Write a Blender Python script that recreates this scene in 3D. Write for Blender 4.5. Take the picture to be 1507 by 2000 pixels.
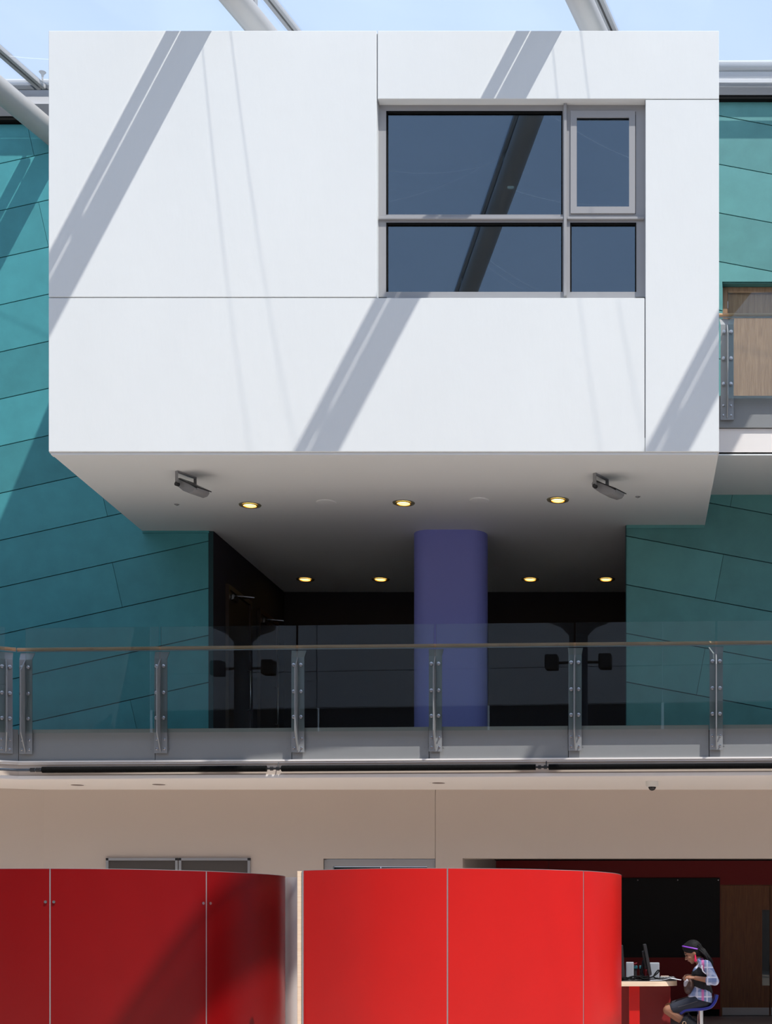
import bpy, bmesh, math, random
from mathutils import Vector, Matrix, Quaternion
random.seed(7)
for o in list(bpy.data.objects): bpy.data.objects.remove(o)
SC = bpy.context.scene
C = SC.collection
V = Vector

# ------------------------------------------------------------------ camera (view camera: level, with rise and cross shift)
F, CX, CY, EYE = 2916.0, 1221.0, 1830.0, 1.4
cam = bpy.data.objects.new('camera', bpy.data.cameras.new('camera')); C.objects.link(cam)
cam.location = (0, 0, EYE); cam.rotation_euler = (math.pi/2, 0, 0)
cam.data.sensor_fit = 'VERTICAL'; cam.data.sensor_height = 36; cam.data.lens = F/2000*36
cam.data.shift_x = -(CX-753.5)/2000; cam.data.shift_y = (CY-1000)/2000
cam.data.clip_start = 0.05; cam.data.clip_end = 300
SC.camera = cam

# ------------------------------------------------------------------ sky, sun, exposure
w = bpy.data.worlds.new('sky'); SC.world = w; w.use_nodes = True
nt = w.node_tree; nt.nodes.clear()
tc = nt.nodes.new('ShaderNodeTexCoord'); sx = nt.nodes.new('ShaderNodeSeparateXYZ'); rp = nt.nodes.new('ShaderNodeValToRGB')
rp.color_ramp.elements[0].position = 0.0; rp.color_ramp.elements[0].color = (.65, .78, .98, 1)
rp.color_ramp.elements[1].position = 0.8; rp.color_ramp.elements[1].color = (.42, .62, 1.0, 1)
bg = nt.nodes.new('ShaderNodeBackground'); bg.inputs[1].default_value = 0.92
wo = nt.nodes.new('ShaderNodeOutputWorld')
nt.links.new(tc.outputs['Generated'], sx.inputs[0]); nt.links.new(sx.outputs[2], rp.inputs[0])
nt.links.new(rp.outputs[0], bg.inputs[0]); nt.links.new(bg.outputs[0], wo.inputs[0])
SUN_A, SUN_B = -.985, 2.35                       # light travels (A, 1, -B)
sun = bpy.data.objects.new('sun', bpy.data.lights.new('sun', 'SUN')); C.objects.link(sun)
sun.data.energy = 5.9; sun.data.angle = math.radians(0.6); sun.data.color = (1.0, .945, .87)
sun.rotation_euler = V((SUN_A, 1, -SUN_B)).to_track_quat('-Z', 'Y').to_euler(); sun.location = (5, 5, 25)
vs = SC.view_settings
vs.view_transform = 'Standard'; vs.look = 'None'; vs.gamma = 1; vs.use_curve_mapping = False; vs.exposure = 0.0

# ------------------------------------------------------------------ helpers
def P(px, py, Y): return V(((px-CX)/F*Y, Y, EYE+(CY-py)/F*Y))
def X(px, Y): return (px-CX)/F*Y
def Z(py, Y): return EYE+(CY-py)/F*Y

class MB:
    def __init__(s): s.v = []; s.f = []
    def add(s, vs, fs):
        b = len(s.v); s.v += [V(p) for p in vs]; s.f += [[b+i for i in f] for f in fs]; return s
    def box(s, a, b):
        x0, y0, z0 = a; x1, y1, z1 = b
        return s.add([(x0,y0,z0),(x1,y0,z0),(x1,y1,z0),(x0,y1,z0),(x0,y0,z1),(x1,y0,z1),(x1,y1,z1),(x0,y1,z1)],
                     [(0,3,2,1),(4,5,6,7),(0,1,5,4),(1,2,6,5),(2,3,7,6),(3,0,4,7)])
    def obox(s, c, ax, ay, az):
        c, ax, ay, az = V(c), V(ax), V(ay), V(az)
        vs = [c+i*ax+j*ay+k*az for k in (-1,1) for j in (-1,1) for i in (-1,1)]
        return s.add(vs, [(0,2,3,1),(4,5,7,6),(0,1,5,4),(1,3,7,5),(3,2,6,7),(2,0,4,6)])
    def prism(s, pts, vec):
        n = len(pts); vec = V(vec)
        return s.add([V(p) for p in pts]+[V(p)+vec for p in pts],
                     [list(range(n))[::-1], list(range(n, 2*n))]+[(i,(i+1)%n,(i+1)%n+n,i+n) for i in range(n)])
    def cyl(s, p0, p1, r0, r1=None, n=20):
        r1 = r0 if r1 is None else r1
        return s.lathe([(r0,0),(r1,(V(p1)-V(p0)).length)], p0, V(p1)-V(p0), n)
    def lathe(s, prof, org, axis=(0,0,1), n=24, cap=True):
        q = V((0,0,1)).rotation_difference(V(axis).normalized()); org = V(org); b = len(s.v)
        for r, z in prof:
            for i in range(n):
                a = 2*math.pi*i/n; s.v.append(org+q@V((r*math.cos(a), r*math.sin(a), z)))
        for k in range(len(prof)-1):
            for i in range(n):
                j = (i+1)%n; s.f.append([b+k*n+i, b+k*n+j, b+(k+1)*n+j, b+(k+1)*n+i])
        if cap:
            s.f.append([b+i for i in range(n)][::-1]); s.f.append([b+(len(prof)-1)*n+i for i in range(n)])
        return s
    def tube(s, path, r, n=8):
        path = [V(p) for p in path]; b = len(s.v); m = len(path)
        d0 = (path[1]-path[0]).normalized(); up = V((0,0,1)) if abs(d0.z) < .9 else V((1,0,0))
        u = d0.cross(up).normalized()
        for k in range(m):
            d = (path[min(k+1,m-1)]-path[max(k-1,0)]).normalized()
            u = (u-d*u.dot(d)).normalized(); w_ = d.cross(u); rr = r[k] if isinstance(r,(list,tuple)) else r
            for i in range(n):
                a = 2*math.pi*i/n; s.v.append(path[k]+rr*(math.cos(a)*u+math.sin(a)*w_))
        for k in range(m-1):
            for i in range(n):
                j = (i+1)%n; s.f.append([b+k*n+i, b+k*n+j, b+(k+1)*n+j, b+(k+1)*n+i])
        s.f.append([b+i for i in range(n)][::-1]); s.f.append([b+(m-1)*n+i for i in range(n)]); return s
    def ell(s, c, r, n=16, rot=None):
        c = V(c); r = (r,r,r) if not hasattr(r,'__len__') else r; b = len(s.v); m = n//2
        f = (lambda p: rot@p) if rot else (lambda p: p)
        s.v.append(c+f(V((0,0,-r[2]))))
        for k in range(1, m):
            t = math.pi*k/m-math.pi/2
            for i in range(n):
                a = 2*math.pi*i/n; s.v.append(c+f(V((r[0]*math.cos(t)*math.cos(a), r[1]*math.cos(t)*math.sin(a), r[2]*math.sin(t)))))
        s.v.append(c+f(V((0,0,r[2])))); e = len(s.v)-1
        for i in range(n):
            j = (i+1)%n; s.f.append([b, b+1+j, b+1+i]); s.f.append([e, b+1+(m-2)*n+i, b+1+(m-2)*n+j])
        for k in range(m-2):
            for i in range(n):
                j = (i+1)%n; s.f.append([b+1+k*n+i, b+1+k*n+j, b+1+(k+1)*n+j, b+1+(k+1)*n+i])
        return s
    def cap(s, p0, r0, p1, r1, n=14):
        p0, p1 = V(p0), V(p1); L = (p1-p0).length; pr = []
        for k in range(1, 6): t = -math.pi/2+k*math.pi/10; pr.append((r0*math.cos(t), r0*math.sin(t)))
        for k in range(0, 5): t = k*math.pi/10; pr.append((r1*math.cos(t), L+r1*math.sin(t)))
        return s.lathe(pr, p0, p1-p0, n)
    def chain(s, pts):
        for (a, ra), (b, rb) in zip(pts[:-1], pts[1:]): s.cap(a, ra, b, rb)
        return s

def wloc(o):
    p = V((0,0,0))
    while o: p += V(o.location); o = o.parent
    return p
def mesh_of(mb, base, smooth=None, bev=0, seg=1):
    me = bpy.data.meshes.new('mesh'); me.from_pydata([tuple(p-base) for p in mb.v], [], mb.f)
    bm = bmesh.new(); bm.from_mesh(me)
    bmesh.ops.recalc_face_normals(bm, faces=bm.faces)
    if bev:
        ed = [e for e in bm.edges if len(e.link_faces) == 2 and e.calc_face_angle(0) > .6]
        bmesh.ops.bevel(bm, geom=ed, offset=bev, segments=seg, profile=.5, affect='EDGES')
    bm.to_mesh(me); bm.free()
    if smooth:
        me.polygons.foreach_set('use_smooth', [True]*len(me.polygons)); me.set_sharp_from_angle(angle=math.radians(smooth))
    return me
def tag(o, label=None, cat=None, group=None, kind=None):
    for k, v in (('label',label),('category',cat),('group',group),('kind',kind)):
        if v: o[k] = v
    return o
def mk(name, mb, mat, parent=None, smooth=None, bev=0, seg=1, base=None, **t):
    if parent is not None: b = wloc(parent)
    elif base is not None: b = V(base)
    else:
        xs = [p.x for p in mb.v]; ys = [p.y for p in mb.v]; zs = [p.z for p in mb.v]
        b = V(((min(xs)+max(xs))/2, (min(ys)+max(ys))/2, min(zs)))
    o = bpy.data.objects.new(name, mesh_of(mb, b, smooth, bev, seg)); C.objects.link(o)
    o.data.materials.append(mat)
    if parent is not None: o.parent = parent
    else: o.location = b
    return tag(o, **t)
def thing(name, loc, label, cat, group=None, kind=None):
    o = bpy.data.objects.new(name, None); C.objects.link(o); o.location = loc; o.empty_display_size = .1
    return tag(o, label, cat, group, kind)
def remeshed(name, mb, mat, parent, voxel, smooth_it=4, **t):
    b = wloc(parent); tmp = bpy.data.objects.new('tmp', mesh_of(mb, b)); C.objects.link(tmp)
    m = tmp.modifiers.new('r', 'REMESH'); m.mode = 'VOXEL'; m.voxel_size = voxel; m.use_smooth_shade = True
    if smooth_it:
        m2 = tmp.modifiers.new('s', 'SMOOTH'); m2.iterations = smooth_it; m2.factor = .5
    dg = bpy.context.evaluated_depsgraph_get()
    me = bpy.data.meshes.new_from_object(tmp.evaluated_get(dg)); bpy.data.objects.remove(tmp)
    me.materials.clear(); me.materials.append(mat)
    o = bpy.data.objects.new(name, me); C.objects.link(o); o.parent = parent
    me.polygons.foreach_set('use_smooth', [True]*len(me.polygons))
    return tag(o, **t)

def cut(o, a, b, keep):                          # trim a garment along the line a-b (side view), keeping the side of point keep
    base = wloc(o.parent); d = b-a; n = V((-d.z,0,d.x)).normalized()
    if (keep-a).dot(n) > 0: n = -n
    bm = bmesh.new(); bm.from_mesh(o.data)
    bmesh.ops.bisect_plane(bm, geom=bm.verts[:]+bm.edges[:]+bm.faces[:], plane_co=a-base, plane_no=n, clear_outer=True)
    bm.to_mesh(o.data); bm.free()

# ------------------------------------------------------------------ materials
def mat(name, col, rough=.6, metal=0, spec=.5, var=0, vscale=3, bump=0, bscale=40, rnd=0, emit=None, estr=0, stretch=None, coat=0):
    m = bpy.data.materials.new(name); m.use_nodes = True; n = m.node_tree.nodes; l = m.node_tree.links
    b = n['Principled BSDF']; b.inputs['Base Color'].default_value = (*col, 1)
    b.inputs['Roughness'].default_value = rough; b.inputs['Metallic'].default_value = metal
    b.inputs['Specular IOR Level'].default_value = spec; b.inputs['Coat Weight'].default_value = coat
    if emit: b.inputs['Emission Color'].default_value = (*emit, 1); b.inputs['Emission Strength'].default_value = estr
    if var or bump:
        t = n.new('ShaderNodeTexCoord'); mp = n.new('ShaderNodeMapping'); l.new(t.outputs['Object'], mp.inputs[0])
        if stretch: mp.inputs['Scale'].default_value = stretch
    if var or rnd:
        mix = n.new('ShaderNodeMix'); mix.data_type = 'RGBA'; mix.blend_type = 'MIX'
        mix.inputs[6].default_value = (*[c*(1-var-rnd) for c in col], 1); mix.inputs[7].default_value = (*[min(1,c*(1+var+rnd)) for c in col], 1)
        if var:
            nz = n.new('ShaderNodeTexNoise'); nz.inputs['Scale'].default_value = vscale; nz.inputs['Detail'].default_value = 6
            nz.inputs['Roughness'].default_value = .6; l.new(mp.outputs[0], nz.inputs['Vector']); src = nz.outputs[0]
        if rnd:
            oi = n.new('ShaderNodeObjectInfo'); 
            if var:
                ml = n.new('ShaderNodeMath'); ml.operation = 'MULTIPLY_ADD'; ml.inputs[1].default_value = rnd/(var+rnd)
                l.new(oi.outputs['Random'], ml.inputs[0])
                m3 = n.new('ShaderNodeMath'); m3.operation = 'MULTIPLY'; m3.inputs[1].default_value = var/(var+rnd); l.new(src, m3.inputs[0])
                l.new(m3.outputs[0], ml.inputs[2]); src = ml.outputs[0]
            else: src = oi.outputs['Random']
        l.new(src, mix.inputs[0]); l.new(mix.outputs[2], b.inputs['Base Color'])
    if bump:
        nb = n.new('ShaderNodeTexNoise'); nb.inputs['Scale'].default_value = bscale; nb.inputs['Detail'].default_value = 4
        l.new(mp.outputs[0], nb.inputs['Vector'])
        bp = n.new('ShaderNodeBump'); bp.inputs['Strength'].default_value = bump; bp.inputs['Distance'].default_value = .01
        l.new(nb.outputs[0], bp.inputs['Height']); l.new(bp.outputs[0], b.inputs['Normal'])
    return m
def glass(name, tint, refl, ior=1.5, rtint=(1,1,1)):
    m = bpy.data.materials.new(name); m.use_nodes = True; n = m.node_tree.nodes; l = m.node_tree.links; n.clear()
    o = n.new('ShaderNodeOutputMaterial'); mx = n.new('ShaderNodeMixShader'); tr = n.new('ShaderNodeBsdfTransparent'); gl = n.new('ShaderNodeBsdfGlossy')
    tr.inputs[0].default_value = (*tint, 1); gl.inputs['Roughness'].default_value = 0; gl.inputs['Color'].default_value = (*rtint, 1)
    fr = n.new('ShaderNodeFresnel'); fr.inputs[0].default_value = ior
    ml = n.new('ShaderNodeMath'); ml.operation = 'MULTIPLY'; ml.inputs[1].default_value = refl; ml.use_clamp = True
    l.new(fr.outputs[0], ml.inputs[0]); l.new(ml.outputs[0], mx.inputs[0]); l.new(tr.outputs[0], mx.inputs[1]); l.new(gl.outputs[0], mx.inputs[2]); l.new(mx.outputs[0], o.inputs[0])
    return m
def film(name, fac, trc=(.97,.985,1)):
    m = bpy.data.materials.new(name); m.use_nodes = True; n = m.node_tree.nodes; l = m.node_tree.links; n.clear()
    o = n.new('ShaderNodeOutputMaterial'); mx = n.new('ShaderNodeMixShader'); tr = n.new('ShaderNodeBsdfTransparent')
    tl = n.new('ShaderNodeBsdfTranslucent'); gl = n.new('ShaderNodeBsdfGlossy'); m2 = n.new('ShaderNodeMixShader')
    tr.inputs[0].default_value = (*trc, 1); tl.inputs[0].default_value = (.9,.95,1,1); gl.inputs['Roughness'].default_value = .15
    t = n.new('ShaderNodeTexCoord'); nz = n.new('ShaderNodeTexNoise'); nz.inputs['Scale'].default_value = .5; nz.inputs['Detail'].default_value = 2
    mr = n.new('ShaderNodeMapRange'); mr.inputs[3].default_value = fac*.6; mr.inputs[4].default_value = fac*1.4
    l.new(t.outputs['Object'], nz.inputs['Vector']); l.new(nz.outputs[0], mr.inputs[0]); l.new(mr.outputs[0], mx.inputs[0])
    m2.inputs[0].default_value = .25; l.new(tl.outputs[0], m2.inputs[1]); l.new(gl.outputs[0], m2.inputs[2])
    l.new(tr.outputs[0], mx.inputs[1]); l.new(m2.outputs[0], mx.inputs[2]); l.new(mx.outputs[0], o.inputs[0])
    return m
def wood(name, c1, c2, rough=.45, scale=(14,14,1.2)):
    m = bpy.data.materials.new(name); m.use_nodes = True; n = m.node_tree.nodes; l = m.node_tree.links; b = n['Principled BSDF']
    t = n.new('ShaderNodeTexCoord'); mp = n.new('ShaderNodeMapping'); mp.inputs['Scale'].default_value = scale
    nz = n.new('ShaderNodeTexNoise'); nz.inputs['Scale'].default_value = 2; nz.inputs['Detail'].default_value = 8; nz.inputs['Distortion'].default_value = 1.2
    cr = n.new('ShaderNodeValToRGB'); cr.color_ramp.elements[0].position = .3; cr.color_ramp.elements[1].position = .7
    cr.color_ramp.elements[0].color = (*c1,1); cr.color_ramp.elements[1].color = (*c2,1)
    l.new(t.outputs['Object'], mp.inputs[0]); l.new(mp.outputs[0], nz.inputs['Vector']); l.new(nz.outputs[0], cr.inputs[0]); l.new(cr.outputs[0], b.inputs['Base Color'])
    b.inputs['Roughness'].default_value = rough
    return m
M = dict(
    render=mat('white_render', (.77,.785,.775), .75, var=.03, vscale=.9, bump=.22, bscale=9, stretch=(1,1,.4)),
    soffit=mat('soffit_paint', (.74,.75,.74), .7, var=.01, vscale=2),
    copper=mat('patinated_copper', (.06,.285,.31), .55, spec=.4, var=.22, vscale=3, rnd=.12, bump=.05, bscale=5),
    copper_r=mat('patinated_copper_green', (.105,.305,.295), .55, spec=.4, var=.22, vscale=3, rnd=.12, bump=.05, bscale=5),
    copper_back=mat('copper_seam', (.008,.04,.045), .8),
    steel_paint=mat('grey_painted_steel', (.33,.33,.335), .4, var=.04, vscale=4),
    tube=mat('roof_tube_paint', (.40,.385,.37), .42, var=.05, vscale=3),
    alu=mat('aluminium_frame', (.45,.45,.46), .35, metal=.6),
    winframe=mat('window_frame_paint', (.34,.335,.34), .4, var=.03),
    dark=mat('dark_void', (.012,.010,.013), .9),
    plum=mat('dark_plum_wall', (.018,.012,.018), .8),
    room=mat('room_dark', (.05,.055,.065), .9),
    carpet=mat('dark_carpet', (.02,.02,.024), .95, bump=.3, bscale=300),
    violet=mat('violet_column', (.22,.235,.62), .55, var=.02, vscale=3),
    beige=mat('beige_wall', (.56,.475,.41), .75, var=.03, vscale=1.2),
    offwhite=mat('balcony_soffit', (.85,.80,.76), .7, var=.02, vscale=2),
    fascia=mat('grey_fascia', (.245,.25,.25), .45, var=.05, vscale=2.5),
    post=mat('post_steel', (.30,.305,.31), .38, metal=.25, var=.05, vscale=8),
    bolt=mat('stainless', (.50,.50,.51), .25, metal=1),
    black=mat('black_fin', (.006,.006,.006), .85, spec=.15),
    blackplastic=mat('black_plastic', (.018,.018,.02), .4),
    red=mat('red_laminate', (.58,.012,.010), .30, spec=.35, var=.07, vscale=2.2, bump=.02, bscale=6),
    red_shaded=mat('shaded_red_laminate', (.19,.002,.003), .28, spec=.3, var=.07, vscale=2.2, bump=.02, bscale=6),  # red laminate darkened: the left screen's semi-shade is put into its colour
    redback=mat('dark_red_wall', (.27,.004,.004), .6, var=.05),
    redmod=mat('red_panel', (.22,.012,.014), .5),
    floor=mat('floor_screed', (.66,.575,.50), .35, var=.08, vscale=2),
    gutter=mat('gutter_white', (.62,.64,.68), .4),
    pipe=mat('blue_grey_pipe', (.05,.065,.09), .4),
    chrome=mat('chrome', (.75,.75,.76), .18, metal=1),
    blue=mat('blue_plastic', (.012,.02,.26), .4),
    grey=mat('mid_grey_plastic', (.36,.37,.40), .5),
    lampgrey=mat('lamp_grey', (.23,.23,.235), .5),
    lampface=mat('lamp_glass', (.30,.30,.31), .25),
    white=mat('white_plastic', (.72,.71,.68), .5),
    opp=mat('pale_blue_grey_panel', (.50,.52,.56), .7),
    opp_dimmed=mat('dimmed_grey_panel', (.17,.18,.20), .7),
    lampring=mat('lamp_ring', (.22,.21,.15), .25),
    slot=mat('slot_dark', (.17,.13,.115), .6),
    glow=mat('lamp_glow', (.9,.7,.3), .4, emit=(1,.66,.18), estr=5.5),
    gold=mat('gold_reflector', (.75,.52,.14), .28, metal=.9),
    tubeglow=mat('small_lamp', (.9,.9,.8), .4, emit=(.8,1,.8), estr=1.2),
    paper=mat('paper', (.80,.80,.86), .8), card=mat('card', (.55,.42,.33), .8),
    teal=mat('teal_plastic', (.01,.10,.12), .5), laminate=mat('desk_laminate', (.06,.057,.055), .4),
    kick=mat('kick_plate', (.42,.40,.38), .35, metal=.5),
    boardblack=mat('black_board', (.006,.005,.006), .7), noteboard=mat('felt_board', (.085,.075,.07), .95, bump=.2, bscale=200),
    ply=wood('birch_ply', (.78,.56,.38), (.88,.70,.52), .5, (1.5,6,40)),
    oak=wood('oak_veneer', (.30,.155,.075), (.44,.25,.135)),
    oakdark=wood('dark_oak_veneer', (.20,.06,.012), (.32,.11,.026)), walnut=wood('walnut_veneer', (.035,.018,.010), (.06,.03,.016)),
    hand=wood('oak_rail', (.46,.25,.12), (.62,.38,.21), .35, (1,8,8)),
    skin=mat('skin', (.30,.135,.075), .5, var=.06, vscale=20), hair=mat('black_hair', (.006,.0055,.006), .6, spec=.2, bump=.6, bscale=120),
    lips=mat('lips', (.26,.07,.06), .4), eyem=mat('eye', (.02,.015,.012), .2), brow=mat('brow', (.02,.012,.01), .8),
    band=mat('purple_band', (.30,.06,.62), .35), pink=mat('pink_earring', (.72,.02,.09), .35),
    vest=mat('black_vest', (.008,.008,.010), .85, bump=.3, bscale=60), denim=mat('dark_denim', (.016,.019,.032), .8, var=.2, vscale=40, bump=.3, bscale=150),
    stitch=mat('denim_stitch', (.10,.09,.10), .8),
    bag=mat('brown_bag', (.085,.045,.035), .6, var=.2, vscale=14, bump=.4, bscale=30), silver=mat('silver_lining', (.40,.39,.45), .4),
    boot=mat('black_boot', (.02,.02,.022), .55, var=.6, vscale=60, bump=.9, bscale=80), brass=mat('brass_ring', (.75,.55,.36), .25, metal=1),
    film=film('etfe_film', .10), seam=film('etfe_seam', .26),
    glass=glass('balustrade_glass', (.90,.95,.94), 1.0), winglass=glass('window_glass', (.22,.27,.33), 3.9, rtint=(.68,.85,1)),
    doorglass=glass('door_glass', (.6,.62,.6), 1.2),
)
def plaid():
    m = bpy.data.materials.new('plaid_cotton'); m.use_nodes = True; n = m.node_tree.nodes; l = m.node_tree.links; b = n['Principled BSDF']
    t = n.new('ShaderNodeTexCoord'); cur = None
    def stripe(axis, freq, phase, width, col, fac):
        nonlocal cur
        s = n.new('ShaderNodeSeparateXYZ'); l.new(t.outputs['Object'], s.inputs[0])
        a = n.new('ShaderNodeMath'); a.operation = 'MULTIPLY_ADD'; a.inputs[1].default_value = freq; a.inputs[2].default_value = phase+50; l.new(s.outputs[axis], a.inputs[0])
        f = n.new('ShaderNodeMath'); f.operation = 'FRACT'; l.new(a.outputs[0], f.inputs[0])
        c = n.new('ShaderNodeMath'); c.operation = 'LESS_THAN'; c.inputs[1].default_value = width; l.new(f.outputs[0], c.inputs[0])
        k = n.new('ShaderNodeMath'); k.operation = 'MULTIPLY'; k.inputs[1].default_value = fac; l.new(c.outputs[0], k.inputs[0])
        mx = n.new('ShaderNodeMix'); mx.data_type = 'RGBA'; l.new(k.outputs[0], mx.inputs[0])
        if cur: l.new(cur, mx.inputs[6])
        else: mx.inputs[6].default_value = (.36,.42,.58,1)
        mx.inputs[7].default_value = (*col,1); cur = mx.outputs[2]
    stripe(2, 9, 0, .42, (.13,.19,.36), .7); stripe(0, 9, .2, .40, (.16,.21,.38), .6)
    stripe(2, 9, .55, .13, (.78,.78,.86), .8); stripe(0, 9, .7, .14, (.78,.76,.84), .7); stripe(0, 4.5, .1, .13, (.68,.14,.36), .85); stripe(1, 9, .3, .15, (.6,.62,.75), .5)
    l.new(cur, b.inputs['Base Color']); b.inputs['Roughness'].default_value = .85
    return m
M['plaid'] = plaid()

# ================================================================== STRUCTURE
# ---- ground
mk('floor', MB().box((-18,-9,-.2),(15,27,0)), M['floor'], kind='structure', label='pale grey screed floor of the atrium', cat='floor')

# ---- copper clad walls, panel by panel
def clip(poly, a, b, c):                         # keep a*x+b*z <= c
    out = []
    for i in range(len(poly)):
        p, q = poly[i], poly[(i+1)%len(poly)]; dp = a*p[0]+b*p[1]-c; dq = a*q[0]+b*q[1]-c
        if dp <= 0: out.append(p)
        if (dp < 0 < dq) or (dq < 0 < dp):
            t = dp/(dp-dq); out.append((p[0]+t*(q[0]-p[0]), p[1]+t*(q[1]-p[1])))
    return out
def cladding(parent, Yf, x0, z0, m, sp, rows, joints, regions, material, gap=.013, thick=.03):
    L = math.hypot(1, m); u = (1/L, m/L); nrm = (-m/L, 1/L)
    for k in rows:
        js = sorted([-30]+joints.get(k, [-13.5+((k*37)%10)*.31, 6.2+((k*53)%10)*.2])+[30])
        for j0, j1 in zip(js[:-1], js[1:]):
            zc = z0+k*sp
            for (ra, rb, rc, rd) in regions:     # x0,z0,x1,z1
                q = [(ra,rb),(rc,rb),(rc,rd),(ra,rd)]
                off = lambda zz: nrm[0]*x0+nrm[1]*zz
                q = clip(q, -nrm[0], -nrm[1], -(off(zc)+gap/2)); q = q and clip(q, nrm[0], nrm[1], off(zc+sp)-gap/2)
                for sgn, jx in ((-1, j0), (1, j1)):
                    if q and abs(jx) < 29:
                        zj = zc+m*(jx-x0)+sp/2; d = u[0]*jx+u[1]*zj
                        q = clip(q, sgn*u[0], sgn*u[1], sgn*d-.003)
                if not q or len(q) < 3: continue
                ar = abs(sum(q[i][0]*q[(i+1)%len(q)][1]-q[(i+1)%len(q)][0]*q[i][1] for i in range(len(q))))/2
                if ar < .01: continue
                mk('copper_panel', MB().prism([(p[0], Yf, p[1]) for p in q], (0, thick, 0)), material, parent)
YL, YR = 21.5, 21.2
wl = thing('wall_left', (-9, YL, 4.08), 'teal patinated copper wall with upward sloping seams left of white box', 'wall', kind='structure')
mk('backing', MB().box((-14.5,YL+.02,4.08),(-5.99,YL+.4,13.1)), M['copper_back'], wl)
jx = lambda px, Y: X(px, Y)
cladding(wl, YL, X(0,YL), Z(963.5,YL), .223, 92/F*YL, range(-8, 10),
         {5:[X(85,YL), X(85,YL)-4], 7:[X(57,YL)], -3:[X(229,YL), X(229,YL)-4.1], -1:[X(200,YL), X(200,YL)-4.3], -6:[X(264,YL)], -5:[X(13,YL)]},
         [(-14.5,4.08,-6.0,13.1)], M['copper'])
mk('corner_trim', MB().box((-6.0,YL-.01,4.08),(-5.93,YL+.4,7.24)), M['copper_back'], wl)
mk('head_trim', MB().box((-6.95,YL-.02,7.215),(-5.99,YL+.01,7.25)), M['copper'], wl)
wr = thing('wall_right', (4, YR, 4.08), 'green patinated copper wall with downward sloping seams right of white box', 'wall', kind='structure')
DX0, DX1, DZ0, DZ1 = X(1410,YR), X(1410,YR)+1.15, 8.40, Z(550,YR)
RGT = 10.5; TOPR = Z(197, YR)
rr = [(0.0,4.08,RGT,7.72),(.9,8.36,DX0,DZ1),(DX1,8.36,RGT,DZ1),(.9,DZ1,RGT,TOPR)]
bmr = MB()
for a, b, c, d in rr: bmr.box((a,YR+.02,b),(c,YR+.4,d))
mk('backing', bmr, M['copper_back'], wr)
cladding(wr, YR, X(1405,YR), Z(986,YR), -.187, 95/F*YR, range(-7, 14),
         {-2:[X(1404,YR)], -4:[X(1368,YR)], 0:[X(1434,YR)]}, rr, M['copper_r'])
mk('corner_trim', MB().box((0.0,YR-.012,4.08),(.012,YR+.4,7.24)), M['copper_back'], wr)
mk('head_trim', MB().box((.012,YR-.02,7.20),(1.117,YR+.01,7.25)), M['copper_r'], wr)

# ---- upper right door (timber, in the copper wall)
d1 = thing('door_1', (DX0, YR+.2, DZ0), 'light oak door behind upper right glass balustrade', 'door', kind='structure')
mk('door_reveal', MB().box((DX0,YR+.03,DZ1-.012),(DX1,YR+.2,DZ1+.0)).box((DX0-.004,YR+.03,DZ0),(DX0+.008,YR+.2,DZ1)), M['copper_r'], d1)
fr = MB().box((DX0+.012,YR+.14,DZ0),(DX0+.085,YR+.24,DZ1-.015)).box((DX1-.085,YR+.14,DZ0),(DX1,YR+.24,DZ1-.015)).box((DX0+.085,YR+.14,DZ1-.09),(DX1-.085,YR+.24,DZ1-.015))
mk('door_frame', fr, M['oak'], d1, bev=.004)
mk('door_leaf', MB().box((DX0+.09,YR+.19,DZ0+.01),(DX1-.09,YR+.235,DZ1-.095)), M['oak'], d1, bev=.003)
for z in (9.0, 9.7, 10.4): mk('hinge', MB().cyl((DX0+.087,YR+.18,z),(DX0+.087,YR+.18,z+.1),.009,n=10), M['bolt'], d1, smooth=40)

# ---- the white box
YB = 18.0; BX0, BX1 = X(95,YB), X(1403.5,YB); BZ0, BZ1 = Z(883,YB), Z(60,YB); TH = .16
pod = thing('wall_white_box', ((BX0+BX1)/2, YB, BZ0), 'big white rendered box projecting over the atrium gallery', 'building', kind='structure')
g = .006
def pan(a, b, c, d):                             # px left, top, right, bottom
    mk('render_panel', MB().box((X(a,YB)+g,YB,Z(d,YB)+g),(X(c,YB)-g,YB+TH,Z(b,YB)-g)), M['render'], pod, bev=.004)
pan(94,59,736,581); pan(94,581,1259,883); pan(736,59,1404.5,194); pan(1259,194,1404.5,883)
mk('joint_backing', MB().box((BX0+.02,YB+.03,Z(582.5,YB)),(X(736,YB),YB+TH,Z(579.5,YB))).box((X(734.5,YB),YB+.03,Z(195,YB)),(X(737.5,YB),YB+TH,BZ1-.02))
   .box((X(1259,YB),YB+.03,Z(195.5,YB)),(BX1-.02,YB+TH,Z(192.5,YB))).box((X(1257.5,YB),YB+.03,BZ0+.02),(X(1260.5,YB),YB+TH,Z(582,YB))), M['winframe'], pod)
mk('drip_bead', MB().box((BX0+.02,YB+.02,BZ0-.026),(BX1-.02,YB+.10,BZ0+.002)), M['soffit'], pod)
YE = 25.3
sof = [(BX0,YB+.02,BZ0),(BX1,YB+.02,BZ0),(BX1,YR,BZ0),(.0,YR,BZ0),(.0,YE,BZ0),(-5.9,YE,BZ0),(-5.99,YL,BZ0),(BX0,YL,BZ0)]
mk('soffit', MB().prism(sof, (0,0,.18)), M['soffit'], pod)
mk('side', MB().box((BX0,YB+TH,BZ0+.18),(BX0+.15,YL,BZ1-.02)), M['render'], pod)
mk('side', MB().box((BX1-.15,YB+TH,BZ0+.18),(BX1,YR,BZ1-.02)), M['render'], pod)
mk('roof', MB().box((BX0,YB+TH,BZ1-.2),(BX1,YL,BZ1-.02)), M['render'], pod)
mk('room_back', MB().box((-5.99,YL-.1,BZ0+.18),(BX1-.15,YL,BZ1-.2)), M['room'], pod)
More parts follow.
